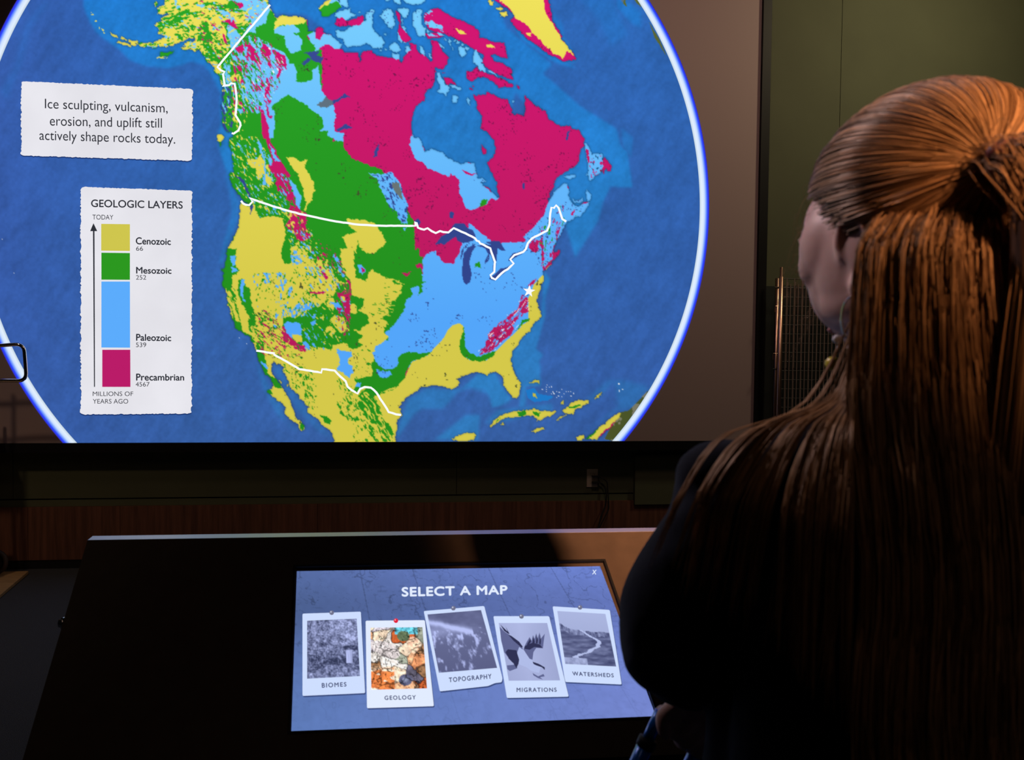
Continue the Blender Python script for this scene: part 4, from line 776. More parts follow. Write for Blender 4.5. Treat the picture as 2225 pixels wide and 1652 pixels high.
# display picture
dsp = Sheet(np.array(KT+EN*(dep+.0003)), np.array(EN), ki)
SHEET['S'] = (600, 1200, 2.7134); SHEET['T'] = (640, 1220, 4.858); SHEET['U'] = (980, 1220, 4.859)
quad = np.array([[645, 1241.5], [1304, 1230.8], [1425, 1556.5], [633, 1589.5]])
def bil(q, u, v): return (q[0]*(1-u)[..., None]+q[1]*u[..., None])*(1-v)[..., None]+(q[3]*(1-u)[..., None]+q[2]*u[..., None])*v[..., None]
def homog(q):
    s = np.array([[0, 0], [1, 0], [1, 1], [0, 1]], float); A = []; b = []
    for (u, v), (x, y) in zip(s, q):
        A += [[u, v, 1, 0, 0, 0, -u*x, -v*x], [0, 0, 0, u, v, 1, -u*y, -v*y]]; b += [x, y]
    return np.append(np.linalg.solve(np.array(A), np.array(b)), 1).reshape(3, 3)
def hmap(q, u, v):
    h = homog(q); P = np.stack([u, v, np.ones_like(u)], -1) @ h.T; return P[..., :2]/P[..., 2:]
u, v = np.meshgrid(np.linspace(0, 1, 420), np.linspace(0, 1, 200))
fr = hmap(quad, u, v)
cc = (C(88, 110, 166)*(1-u[..., None])+C(112, 134, 214)*u[..., None])*(1-v[..., None]*.9)+(C(94, 124, 186)*(1-u[..., None])+C(118, 134, 205)*u[..., None])*v[..., None]*.9
dark = 1-.16*np.exp(-((v-.30)/.22)**2)*(1-u*.3); cc = cc*dark[..., None]
n1 = fbm(u*9, v*4.6, 801, 4); n2 = fbm(u*22+3, v*11, 811, 3); fade = np.clip(1.25-v*1.1, .25, 1)
ln = (np.abs(n1-.5) < .006)*.17+(np.abs(n2-.47) < .008)*.09
for x0, sl in ((.20, .06), (.37, .08), (.62, .10), (.83, .12)): ln = np.maximum(ln, (np.abs(u-x0-sl*v) < .0016)*.16)
wr = (vnoise(u*90, v*28, 821) > .62) & (np.abs((v*28) % 1-.5) < .16) & (fbm(u*6, v*6, 823) > .52)
cc = cc*(1-(ln+wr*.07)*fade)[..., None]*(1+.06*(fbm(u*60, v*30, 831, 2)-.5))[..., None]
M_disp = glow('display_picture', attr='picture')
grid_mesh('display_panel', dsp.at(fr[..., 0], fr[..., 1], 0), to_lin(np.clip(cc/255, 0, 1)), M_disp, ki)
M_dw = glow('display_white', (226, 236, 255)); M_dcard = glow('display_card', (206, 222, 255)); M_dink = glow('display_ink', (66, 74, 116)); M_dsh = glow('display_shadow', (58, 74, 124))
M_pin = glow('pin_grey', (112, 114, 140)); M_pinl = glow('pin_shine', (190, 196, 220)); M_pinr = glow('pin_red', (224, 32, 58)); M_pinrl = glow('pin_red_shine', (255, 150, 160))
def voro(x, y, seed):
    ix, iy = np.floor(x), np.floor(y); best = np.full(x.shape, 9.); sec = best.copy(); cid = np.zeros(x.shape)
    for a in (-1, 0, 1):
        for b in (-1, 0, 1):
            cx, cy = ix+a, iy+b; fx = cx+.1+.8*lattice(cx, cy, seed); fy = cy+.1+.8*lattice(cx, cy, seed+1); d = np.hypot(x-fx, y-fy); k = lattice(cx, cy, seed+2)
            n_ = d < best; sec = np.where(n_, best, np.minimum(sec, d)); cid = np.where(n_, k, cid); best = np.where(n_, d, best)
    return best, sec, cid
def photo_grid(kind, u, v):
    sh = u.shape
    def grey(g, a=(50, 56, 96), b=(196, 206, 250)): g = np.clip(g, 0, 1)[..., None]; return C(*a)*(1-g)+C(*b)*g
    if kind == 'biomes':
        g = .48+.9*(fbm(u*14, v*16, 1, 4)-.5)+.6*(vnoise(u*45, v*50, 5)-.5); g += .28*np.exp(-((u-.7)**2+(v-.2)**2)/.04)-.3*np.exp(-((v-.74)/.1)**2)*(u < 2)
        fall = (np.abs(u-.82) < .06) & (v > .55) & (v < .78); g = np.where(fall, .9+.3*(vnoise(u*40, v*6, 7)-.5), g); g -= .3*((np.abs(u-.84) < .15) & (v > .48) & (v < .56))
        return grey(g, (52, 58, 88), (190, 200, 250))
    if kind == 'geology':
        wx = u*3.1+v*.8+1.5*fbm(u*3.5, v*4, 11); wy = v*4.8-u*.7+1.5*fbm(u*3.5, v*4, 13); d, s2, k = voro(wx, wy, 17)
        pal = np.array([(214, 140, 96), (232, 206, 180), (196, 96, 50), (214, 186, 168), (150, 110, 78), (226, 170, 130), (150, 156, 140), (200, 190, 200), (96, 92, 110), (228, 220, 214)], float)
        c = pal[(k*9.99).astype(int)]; low = np.clip((v-.62)*8, 0, 1)*(u < .42); c = c*(1-low[..., None])+np.where((fbm(u*4, v*12, 19) > .5)[..., None], C(214, 120, 66), C(240, 214, 190))*low[..., None]
        c = np.where(((u > .46) & (u < .9) & (v < .12))[..., None], C(100, 190, 210), c); c = np.where((np.hypot((u-.62)/.12, (v-.15)/.09) < 1)[..., None], C(96, 112, 84), c)
        big = np.hypot((u-.27)/.26, (v-.37+.5*(u-.27)*-.6)/.13) < 1+.2*(fbm(u*8, v*8, 21)-.5); c = np.where(big[..., None], C(214, 204, 204), c)
        dk = np.hypot((u-.62)/.12, (v-.86)/.09); c = np.where((dk < 1)[..., None], C(90, 92, 120)+(C(160, 170, 200)-C(90, 92, 120))*np.clip(1-dk*1.6, 0, 1)[..., None], c)
        c = np.where((np.hypot((u-.8)/.1, (v-.3)/.14) < 1)[..., None], C(244, 196, 168), c)
        c = c*(np.clip((s2-d)*9, .55, 1))[..., None]*(.8+.4*fbm(u*7+k*5, v*9, 23, 4))[..., None]
        crack = np.abs(fbm(u*9, v*9, 25, 4)-.5) < .018; c = c*np.where(crack, .45, 1)[..., None]
        return c*(.78+.62*fbm(u*26, v*28, 27, 3))[..., None]
    if kind == 'topography':
        ridge = .12+.30*u+.05*fbm(u*9, v*2, 31); g = np.where(v < ridge*.75, .30+.2*fbm(u*5, v*8, 33), .42)
        g = g+.55*np.exp(-((v-ridge*1.02)/.055)**2)*(u < .75)+.32*np.exp(-((v-.33)/.1)**2)*(1-u); g -= .12*np.clip(v-.45, 0, 1)
        sn = fbm(u*16+v*3, v*9-u*4, 35, 4); g += .55*np.clip((sn-.56)*5, 0, 1)*(v > .3)
        return grey(g, (40, 42, 74), (186, 196, 248))
    if kind == 'watersheds':
        hz = .30+.05*fbm(u*7, u*0, 41)+.06*u-.07*np.exp(-((u-.02)/.12)**2); sky = v < hz
        g = .38+.5*(fbm(u*6+v*4, v*22, 43, 3)-.5)-.08*u; g = np.where((v < hz+.1), .45+.9*(fbm(u*22, v*14, 45)-.5), g)
        rv = .78-.5*np.abs(np.sin((v-.42)*4.6))*0; riv = .62+.14*np.sin((v-.45)*13)+.22*(fbm(v*9, v*0+2, 48)-.5)-np.clip(v-.76, 0, 1)*2.4; g = np.where(np.abs(u-riv) < .03+.09*np.clip(v-.4, 0, 1)*(fbm(u*20, v*20, 47)*1.3) , .88, g)*(1)
        g = np.where((v > .88) & (u < .45), .7+.5*(fbm(u*16, v*16, 49)-.5), g)
        g = np.where(sky, .82-.1*v, g); return grey(g, (42, 46, 84), (200, 212, 255))
    g = .86-.16*np.abs(u-.4)-.04*v; return grey(g+.04*(fbm(u*3, v*3, 51)-.5))
CARDS = (('biomes', 'T 84,553 700,532 745,1392 84,1422', 'T 133,628 656,606 691,1212 133,1240', 'BIOMES', 'T 288,1287 546,1277 548,1321 290,1335', 'T 392,543', 0),
         ('watersheds', 'U 1072,476 1676,514 1802,1302 1206,1275', 'U 1122,525 1630,556 1744,1112 1206,1084', 'WATERSHEDS', 'U 1279,1165 1715,1186 1717,1226 1286,1206', 'U 1362,487', 0),
         ('topography', 'S 870,348 1227,318 1335,745 1330,768 1290,773 1250,790 965,822', 'S 892,368 1208,342 1303,683 960,712', 'TOPOGRAPHY', 'S 1018,741 1268,719 1270,746 1020,768', 'S 1045,331', 0),
         ('geology', 'T 750,628 1375,622 1471,1530 765,1552', 'T 802,702 1350,696 1398,1342 811,1357', 'GEOLOGY', 'T 950,1421 1278,1415 1280,1458 952,1464', 'T 1070,628', 1),
         ('migrations', 'U 447,580 1036,580 1243,1430 590,1444', 'U 503,652 1015,652 1152,1258 610,1262', 'MIGRATIONS', 'U 694,1336 1112,1336 1115,1378 694,1380', 'U 744,583', 0))
lift = .0004
for kind, crd, pic, cap, capq, pin, red in CARDS:
    P = corners(poly(crd), 3, 3); dsp.flat('card_shadow', P+np.array([1.5, 3.0]), M_dsh, lift)
    cd = dsp.flat('photo_card', P, M_dcard if kind != 'geology' else M_dw, lift+.0002)
    q = poly(pic); uu, vv = np.meshgrid(np.linspace(0, 1, 76), np.linspace(0, 1, 88)); f2 = hmap(q, uu, vv)
    grid_mesh('photo', dsp.at(f2[..., 0], f2[..., 1], lift+.0004), to_lin(np.clip(photo_grid(kind, uu, vv)/255, 0, 1)), M_disp, cd)
    if kind == 'migrations':
        D1, D2, D3 = glow('bird_dark', (48, 50, 84)), glow('bird_mid', (96, 102, 146)), glow('bird_pale', (176, 188, 232))
        for s_, m_, l_ in (("513,690 560,740 612,775 700,840 755,910 760,940 720,950 700,1000 712,1060 700,1085 660,1080 600,1010 560,960 530,840", D2, .0005), ("575,960 600,930 690,940 720,1040 712,1085 690,1130 660,1080 610,1030", D1, .00055), ("520,668 600,745 610,770 560,735", D1, .0006), ("572,682 620,770 606,762", D1, .0006), ("600,770 640,790 720,850 760,905 740,908 660,840", D1, .0006),
            ("775,900 800,850 830,800 850,840 866,780 880,820 900,760 914,815 935,750 945,820 990,765 975,880 970,920 900,915 870,960 860,1040 830,1030 790,970 765,930", D2, .0005), ("780,895 860,860 940,880 965,915 880,905 830,935 775,925", D1, .0006), ("720,905 760,935 830,1030 870,1060 950,1100 930,1180 850,1160 800,1120 720,1090 690,1040 700,960", D3, .00052),
            ("860,1060 930,1085 990,1120 990,1150 960,1120 900,1100 872,1085", D1, .0006), ("590,1100 690,1090 700,1130 620,1160 595,1140", D2, .0005), ("860,1180 920,1215 975,1190 990,1215 940,1225 970,1250 920,1235 870,1205", D2, .0006), ("800,880 838,815 845,850 815,890", D1, .00065), ("858,870 868,795 884,850 880,880", D1, .00065), ("896,868 904,775 918,835 912,870", D1, .00065), ("930,870 940,770 950,845 946,880", D1, .00065)):
            dsp.flat('bird', poly("U "+s_), m_, lift+l_, cd)
    dsp.text(cap, poly(capq), M_dink, lift+.0006, cd, .35, 1.25)
    pc = poly(pin)[0]; a = np.linspace(0, 2*math.pi, 20, endpoint=False)
    dsp.flat('pin', pc+np.c_[np.cos(a), np.sin(a)]*5.0, M_pinr if red else M_pin, lift+.0008, cd)
    dsp.flat('pin', pc+np.array([-1.5, -1.7])+np.c_[np.cos(a), np.sin(a)]*1.7, M_pinrl if red else M_pinl, lift+.001, cd)
    lift += .0011
dsp.text("SELECT A MAP", poly("S 742,209 1361,197 1362,248 743,261"), M_dw, .0006, ki, 1.0, 1.08, name='heading')
for a, b in (((1868, 105), (1885, 132)), ((1887, 105), (1865, 131))):
    dsp.band('close_mark', np.array([[600+a[0]/2.7134, 1200+a[1]/2.7134], [600+b[0]/2.7134, 1200+b[1]/2.7134]]), 1.7, M_dw, .0006)
mobj('display_glass_frame', *join([]), M_black, ki) if False else None

# ------------------------------------------------------------------ outlet, plugs, cord
oc = pz(1286.5, 1039); ox, oz = float(oc[0]), float(oc[2])
ou = tag(empty('wall_outlet', (ox, WALL_Y, oz)), 'beige wall outlet plate with two black plugs below the screen', 'outlet')
bevel(mobj('cover_plate', *bx((ox-.038, WALL_Y-.006, oz-.061), (ox+.038, WALL_Y-.0002, oz+.061)), M_plate, ou), .002)
for dz in (.022, -.022):
    mobj('socket', *bx((ox-.017, WALL_Y-.0075, oz+dz-.014), (ox+.017, WALL_Y-.0061, oz+dz+.014)), mat('socket_face', (.5, .44, .35), .5), ou)
plugs = []
for k, dz in enumerate((.014, -.026)):
    p = empty('power_plug', (ox+.02, WALL_Y-.02, oz+dz)); bevel(mobj('plug_body', *bx((ox-.006, WALL_Y-.034, oz+dz-.005), (ox+.044, WALL_Y-.0077, oz+dz+.005)), M_cord, p), .002); plugs.append(p)
tag(plugs[0], 'upper black power plug in the beige wall outlet, with an adapter brick below', 'plug', 'plugs in the wall outlet')
tag(plugs[1], 'lower black power plug in the beige wall outlet, its cord drooping to the floor', 'plug', 'plugs in the wall outlet')
path = [(ox+.044, WALL_Y-.02, oz-.026), (ox+.075, WALL_Y-.02, oz-.04), (ox+.09, WALL_Y-.03, oz-.10), (ox+.085, WALL_Y-.03, oz-.18), (ox+.05, WALL_Y-.04, oz-.25), (ox+.02, WALL_Y-.06, oz-.35), (ox+.01, WALL_Y-.16, .007), (ox-.5, WALL_Y-.25, .007)]
mobj('cord', *tube(round_path(path, .02), .0045, 8), M_cord, plugs[1], True)
path = [(ox+.044, WALL_Y-.022, oz+.014), (ox+.095, WALL_Y-.028, oz-.02), (ox+.105, WALL_Y-.04, oz-.2), (ox+.06, WALL_Y-.05, oz-.28), (ox+.03, WALL_Y-.05, oz-.34), (ox+.02, WALL_Y-.07, .125)]
mobj('cord', *tube(round_path(path, .02), .004, 8), M_cord, plugs[0], True)
bevel(mobj('adapter_brick', *bx((ox-.04, WALL_Y-.10, .0005), (ox+.07, WALL_Y-.04, .13)), M_cord, plugs[0]), .006, 3)

# ------------------------------------------------------------------ wooden board on the floor, far left
a = on_plane(62, 1241, (0, 0, .02), (0, 0, 1)); b = on_plane(0, 1293, (0, 0, .02), (0, 0, 1)); dirv = (b-a)/np.linalg.norm(b-a)
e = a+dirv*2.2; pz_ = [(a[0], a[1]), (e[0], e[1]), (e[0]-1.6, e[1]), (a[0]-1.6, a[1])]
V = [(x, y, 0.0002) for x, y in pz_]+[(x, y, .02) for x, y in pz_]
bo = tag(mobj('floor_board', V, [(3, 2, 1, 0), (4, 5, 6, 7)]+[(i, (i+1) % 4, 4+(i+1) % 4, 4+i) for i in range(4)], M_board), 'flat tan wooden board lying on the dark carpet at the far left', 'board'); bevel(bo, .003)

# ------------------------------------------------------------------ chrome cart, mostly beyond the left edge
cy = 4.55; wc = on_wall(-6, 1209, cy); wr = .078
ca = tag(empty('chrome_cart', (float(wc[0])-.3, cy, 0)), 'chrome push cart at the left edge, its handle loop over the globe rim', 'cart')
hp = [on_wall(px, py, cy) for px, py in ((-140, 759), (2, 751), (52, 747), (58, 828), (0, 827), (-140, 836))]
v, f = tube(round_path([tuple(map(float, p)) for p in hp], .05, 8), .0105, 12); mobj('push_handle', v, f, M_chrome, ca, True)
wx0 = float(wc[0])-.05; zt = .0205
for sy in (0, .24):
    for sx in (-.06, -.72):
        mobj('post', *tube([(wx0+sx, cy+sy, 2*wr+.06), (wx0+sx, cy+sy, 1.42 if sy == 0 else 1.0)], .011, 12), M_chrome, ca, True)
        w = mobj('wheel', *join([tube([(wx0+sx+math.cos(t)*(wr-.016), cy+sy, zt+wr+math.sin(t)*(wr-.016)) for t in np.linspace(0, 2*math.pi, 28, endpoint=False)], .0155, 10, True)]), M_rubber, ca, True)
        mobj('hub', *tube([(wx0+sx, cy+sy-.02, zt+wr), (wx0+sx, cy+sy+.02, zt+wr)], wr-.030, 18), M_blackvinyl, w)
        mobj('fork', *join([bx((wx0+sx-.012, cy+sy-.026, zt+wr-.01), (wx0+sx+.012, cy+sy-.021, 2*wr+.075)), bx((wx0+sx-.012, cy+sy+.021, zt+wr-.01), (wx0+sx+.012, cy+sy+.026, 2*wr+.075)), bx((wx0+sx-.014, cy+sy-.026, 2*wr+.055), (wx0+sx+.014, cy+sy+.026, 2*wr+.075))]), M_chrome, ca)
for z in (.30, .86): bevel(mobj('shelf', *bx((wx0-.735, cy-.012, z), (wx0-.045, cy+.252, z+.018)), M_blackvinyl, ca), .004)

# ------------------------------------------------------------------ added wall-darkening sheet and wire rack right of the screen
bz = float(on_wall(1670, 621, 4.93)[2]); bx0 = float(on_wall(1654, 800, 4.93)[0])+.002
tag(mobj('wall_darkening_sheet', *bx((bx0+.035, 4.955, .0005), (bx0+1.5, 4.985, bz)), M_darkgreen), 'tall dark green sheet added to darken the wall behind the wire rack', 'board')  # sheet added only to darken this stretch of wall
ry = 4.79; top = on_wall(1702, 581, ry); rx = float(top[0])-.012; rz = float(on_wall(1702, 602, ry)[2]); rd = .09
ra = tag(empty('wire_rack', (rx+.35, ry+.05, 0)), 'tall narrow wire mesh rack with a pale metal corner post beside the screen', 'rack')
for sx, sy in ((0, 0), (.78, 0), (.03, rd), (.78, rd)):
    v, f = tube([(rx+sx, ry+sy, .0), (rx+sx, ry+sy, rz), (rx+sx, ry+sy, rz+.001), (rx+sx, ry+sy, float(top[2]) if sy == 0 else rz+.002)], [.0145, .0145, .0095, .0095], 12); mobj('post', v, f, M_brass, ra, True)
for z in np.arange(rz-.012, .1, -.060): mobj('cross_wire', *tube([(rx, ry-.004, z), (rx+.78, ry-.004, z)], .0030, 6), M_blackvinyl, ra)
for k, x in enumerate(np.arange(rx+.034, rx+.77, .0268)): mobj('mesh_wire', *tube([(x, ry-.008, .06), (x, ry-.008, rz-(.008 if k % 2 == 0 else .045))], .0028, 6), M_wire, ra)
for k, x in enumerate(np.arange(rx+.05, rx+.77, .0536)): mobj('back_wire', *tube([(x, ry+rd, .06), (x, ry+rd, rz-.02)], .0024, 6), M_wire, ra)
for z in (rz-.06, rz-.60, .35):
    W = [tube([(rx, ry+y, z), (rx+.78, ry+y, z)], .003, 6) for y in (.02, .075)]+[tube([(x, ry, z+.005), (x, ry+rd, z+.005)], .0016, 5) for x in np.arange(rx+.03, rx+.76, .04)]
    tag(mobj('wire_shelf', *join(W), M_blackvinyl, ra), kind='stuff')
for px, py in ((1684, 672), (1680, 775)): # small hooks on the post
    p = on_wall(px, py, ry); mobj('hook', *tube([(rx-.012, ry, float(p[2])+.02), (float(p[0]), ry, float(p[2])+.02), (float(p[0]), ry, float(p[2])-.02)], .003, 6), M_brass, ra)
# ------------------------------------------------------------------ visitor seen from behind
def voxel_mesh(vf_list, voxel, smooth=2, name='tmp'):
    V, F = join(vf_list); me = bpy.data.meshes.new(name); me.from_pydata([tuple(v) for v in V], [], F); me.update()
    bmx = bmesh.new(); bmx.from_mesh(me); bmesh.ops.recalc_face_normals(bmx, faces=bmx.faces); bmx.to_mesh(me); bmx.free()
    o = bpy.data.objects.new(name, me); COL.objects.link(o)
    r = o.modifiers.new('r', 'REMESH'); r.mode = 'VOXEL'; r.voxel_size = voxel
    if smooth: s = o.modifiers.new('s', 'SMOOTH'); s.iterations = smooth; s.factor = .6
    bpy.context.view_layer.update(); m2 = bpy.data.meshes.new_from_object(o.evaluated_get(bpy.context.evaluated_depsgraph_get()))
    bpy.data.objects.remove(o); bpy.data.meshes.remove(me); return m2
def skin(nodes, edges, sub=1):
    """nodes: list of (pos, rx, ry); returns verts, faces of the skinned chain network"""
    me = bpy.data.meshes.new('sk'); me.from_pydata([tuple(n[0]) for n in nodes], edges, []); o = bpy.data.objects.new('sk', me); COL.objects.link(o)
    o.modifiers.new('k', 'SKIN'); sv = me.skin_vertices[0].data
    for i, n in enumerate(nodes): sv[i].radius = (n[1], n[2] if len(n) > 2 else n[1])
    sv[0].use_root = True
    if sub: s = o.modifiers.new('u', 'SUBSURF'); s.levels = sub
    bpy.context.view_layer.update(); m2 = bpy.data.meshes.new_from_object(o.evaluated_get(bpy.context.evaluated_depsgraph_get()))
    V = [v.co.copy() for v in m2.vertices]; F = [tuple(p.vertices) for p in m2.polygons]
    bpy.data.objects.remove(o); bpy.data.meshes.remove(me); bpy.data.meshes.remove(m2); return V, F
def limb(pts, rads, sides=16, sub=10):
    """smooth tapered limb along a spline"""
    P = [Vector(p) for p in pts]; n = len(P); path = []; rr = []
    for i in range(n-1):
        p0, p1, p2, p3 = P[max(i-1, 0)], P[i], P[i+1], P[min(i+2, n-1)]
        for k in range(sub):
            t = k/sub; path.append(.5*((2*p1)+(p2-p0)*t+(2*p0-5*p1+4*p2-p3)*t*t+(3*p1-p0-3*p2+p3)*t**3)); rr.append(rads[i]*(1-t)+rads[i+1]*t)
    path.append(P[-1]); rr.append(rads[-1])
    return join([tube(path, rr, sides), ball(path[0], rr[0], sides, 8), ball(path[-1], rr[-1], sides, 8)])
HC = at(1984, 506, .70)
az = math.radians(-9); Fh = Vector((math.sin(az), math.cos(az), 0)); Rh = Vector((math.cos(az), -math.sin(az), 0)); Z = Vector((0, 0, 1))
tl = math.radians(-12); Fh2 = Fh*math.cos(tl)+Z*math.sin(tl); Uh = Z*math.cos(tl)-Fh*math.sin(tl)
HM = Matrix((Rh, Fh2, Uh)).transposed()
def hp_(x, y, z): return HC+HM @ Vector((x, y, z))
def hb(c, r, seg=20, rings=14): return ball(hp_(*c), r, seg, rings, HM)
az2 = math.radians(-9); Fb = Vector((math.sin(az2), math.cos(az2), 0)); Rb = Vector((math.cos(az2), -math.sin(az2), 0))
NB = hp_(0, -.02, -.06); NB = Vector((NB.x, NB.y, 1.245))          # base of the neck
NB = NB+Fb*.030
def bp(r, f, z): return Vector((NB.x, NB.y, 0))+Rb*r+Fb*f+Z*z
LS = at(1598, 1092, .72); EL = at(1452, 1405, .80); WR = at(1525, 1493, .935); HD = at(1497, 1563, .965)
RS = bp(.155, .0, 1.185); RE = bp(.215, -.02, .93); RW = bp(.22, .10, .73)
# head and neck
head = [hb((0, -.012, .036), (.069, .090, .080)), hb((0, .030, -.042), (.052, .060, .070)), hb((0, .052, .025), (.058, .040, .050)), hb((0, .052, -.090), (.026, .030, .020)),
        hb((-.040, .060, -.012), (.024, .026, .026)), hb((.040, .060, -.012), (.024, .026, .026)), hb((-.030, .048, -.034), (.031, .038, .050)), hb((.030, .048, -.034), (.031, .038, .050)), hb((-.044, .046, .000), (.024, .034, .042)), hb((.044, .046, .000), (.024, .034, .042)), hb((-.050, .02, -.05), (.016, .045, .030)), hb((.050, .02, -.05), (.016, .045, .030)),
        hb((-.054, .022, -.022), (.015, .038, .050)), hb((.054, .022, -.022), (.015, .038, .050)), hb((0, .104, -.026), (.011, .014, .011)), hb((-.010, .098, -.030), (.008, .010, .007)), hb((.010, .098, -.030), (.008, .010, .007)), hb((-.028, .082, .022), (.020, .010, .007)), hb((.028, .082, .022), (.020, .010, .007)),
        hb((0, .089, -.058), (.022, .010, .006)), hb((0, .087, -.068), (.019, .010, .006)), limb([hp_(0, .088, .018), hp_(0, .099, -.005), hp_(0, .106, -.024)], [.007, .008, .010], 10, 4)]
for sx in (-1, 1):
    pts = [hp_(sx*(.070+.005*math.sin(t)), -.004-.017*math.cos(t)*1.0, -.020+.030*math.sin(t)) for t in np.linspace(-1.9, 3.2, 14)]
    head += [limb(pts, [.0048]*14, 8, 3), hb((sx*.068, -.004, -.020), (.006, .015, .025)), hb((sx*.0695, .003, -.052), (.006, .008, .011))]
neck = [limb([hp_(0, -.035, -.03), hp_(0, -.04, -.09), NB+Z*.0, NB-Z*.06], [.048, .046, .050, .07], 18, 6)]
torso = [limb([bp(0, .0, 1.21), bp(0, .005, 1.10), bp(0, .01, .96), bp(0, 0, .86), bp(0, -.01, .76)], [.066, .082, .082, .095, .10], 20, 6),
         limb([LS, (LS+RS)/2+Z*.02, RS], [.042, .050, .044], 16, 6), limb([bp(-.07, .0, 1.13), bp(-.07, .01, .95), bp(-.06, 0, .8)], [.066, .062, .078], 16, 5), limb([bp(.07, .0, 1.13), bp(.07, .01, .95), bp(.06, 0, .8)], [.066, .062, .078], 16, 5)]
arms = [limb([LS, (LS+EL)/2, EL], [.046, .040, .034]), limb([EL, (EL+WR)/2, WR], [.034, .033, .023]), limb([RS, (RS+RE)/2, RE], [.046, .040, .034]), limb([RE, (RE+RW)/2, RW], [.034, .033, .023])]
legs = []
for s in (-1, 1): legs.append(limb([bp(s*.075, -.01, .76), bp(s*.085, .01, .45), bp(s*.085, -.01, .09)], [.082, .055, .037]))
feet = [limb([bp(s*.085, -.035, .045), bp(s*.09, .05, .04), bp(s*.095, .14, .032)], [.034, .036, .026], 12, 5) for s in (-1, 1)]
# left hand closed round the grip bar
G0, G1 = at(1436, 1546, .955), at(1516, 1628, .955); gdir = (G1-G0).normalized(); HG = at(1488, 1580, .958)
toW = (WR-HG); toW -= gdir*toW.dot(gdir); toW.normalize(); out = gdir.cross(toW).normalized()
if out.dot(Vector(FW)) > 0: out = -out           # towards the viewer
BR = .0085
hand = []
for i in range(4):
    o = HG+gdir*((i-1.5)*.0185); fl_ = (.95, 1.05, 1.0, .85)[i]
    seq = [(165, .036), (120, .030), (75, .0205), (30, .0185), (-25, .0178), (-80, .0178), (-130, .0172)]
    pts = [o+toW*math.sin(math.radians(a))*r*fl_ + out*math.cos(math.radians(a))*r*fl_*1.0 for a, r in seq][:6 if i == 3 else 7]
    hand.append(limb(pts, [.0092, .0092, .0088, .0084, .008, .0074, .0068][:len(pts)], 10, 4))
kn = [HG+gdir*((i-1.5)*.0185)+toW*.031+out*.003 for i in range(4)]
hand.append(limb([kn[0], kn[1], kn[2], kn[3]], [.0105, .011, .011, .0095], 10, 4))
for i in range(4): hand.append(limb([kn[i], (kn[i]+WR)/2+out*.002, WR], [.0105, .0125, .017], 10, 5))
tb = [WR*.75+kn[0]*.25-gdir*.012, HG+toW*.030-gdir*.034+out*.004, HG-gdir*.036+out*.018-toW*.002, HG-gdir*.022+out*.028-toW*.012]
hand.append(limb(tb, [.013, .0115, .0095, .008], 10, 5))
# right hand hanging, fingers a little curled
dn_ = (RW-RE).normalized(); sd = Rb.copy(); RHc = RW+dn_*.05
hand.append(limb([RW, RHc], [.021, .026], 12, 4)); hand.append(limb([RW, RHc+Fb*.016], [.019, .024], 12, 4))
for i in range(4):
    b0 = RHc+Fb*((1.5-i)*.017)+dn_*.015; L = (.07, .078, .073, .058)[i]
    hand.append(limb([b0, b0+dn_*L*.45, b0+dn_*L*.75-sd*.012, b0+dn_*L*.92-sd*.026], [.0092, .0085, .0078, .007], 10, 4))
hand.append(limb([RW+dn_*.015+Fb*.022, RHc+Fb*.045, RHc+Fb*.05+dn_*.035-sd*.01], [.013, .0105, .0085], 10, 4))
def skin_mat():
    m, t, b = nodes_of('skin'); b.inputs['Base Color'].default_value = (.62, .33, .26, 1); b.inputs['Roughness'].default_value = .5
    b.inputs['Subsurface Weight'].default_value = .25; b.inputs['Subsurface Radius'].default_value = (.012, .004, .002); b.inputs['Subsurface Scale'].default_value = .6
    n = t.nodes.new('ShaderNodeTexNoise'); n.inputs['Scale'].default_value = 28; r = t.nodes.new('ShaderNodeValToRGB'); r.color_ramp.elements[0].color = (.70, .42, .36, 1); r.color_ramp.elements[1].color = (.82, .56, .48, 1)
    tc = t.nodes.new('ShaderNodeTexCoord'); t.links.new(tc.outputs['Object'], n.inputs[0]); t.links.new(n.outputs[0], r.inputs[0]); t.links.new(r.outputs[0], b.inputs['Base Color']); return m
M_skin = skin_mat()
bm_ = voxel_mesh(head+neck+torso+arms+legs+feet+hand, .0034, 5)
bm_.materials.append(M_skin); bm_.polygons.foreach_set('use_smooth', [True]*len(bm_.polygons))
origin = Vector((NB.x, NB.y, 0)); bm_.transform(Matrix.Translation(-origin))
zmin = min(v.co.z for v in bm_.vertices)
pe = bpy.data.objects.new('person', bm_); pe.location = origin; link(pe)
tag(pe, 'person with long half-tied blond hair and dark sweater, seen from behind, holding a blue bar', 'person')
def cloth(name, parts, voxel, m, fold=0, seed=0):
    me = voxel_mesh(parts, voxel, 3)
    if fold:
        co = np.empty(len(me.vertices)*3); me.vertices.foreach_get('co', co); co = co.reshape(-1, 3); no = np.empty_like(co); me.vertices.foreach_get('normal', no.reshape(-1))
        a = fbm(co[:, 0]*9+co[:, 1]*5, co[:, 2]*13+co[:, 1]*7, seed, 3)-.5; no = np.array([tuple(v.normal) for v in me.vertices]); co = co+no*(a*fold)[:, None]; me.vertices.foreach_set('co', co.ravel())
    me.transform(Matrix.Translation(-origin)); me.materials.append(m); me.polygons.foreach_set('use_smooth', [True]*len(me.polygons)); me.update()
    return link(bpy.data.objects.new(name, me), pe)
M_sweater = mat('navy_black_knit', (.008, .010, .018), .95, spec=.15, bump=.4, bscale=900); b_ = M_sweater.node_tree.nodes['Principled BSDF']; b_.inputs['Sheen Weight'].default_value = .12; b_.inputs['Sheen Tint'].default_value = (.5, .6, .8, 1)
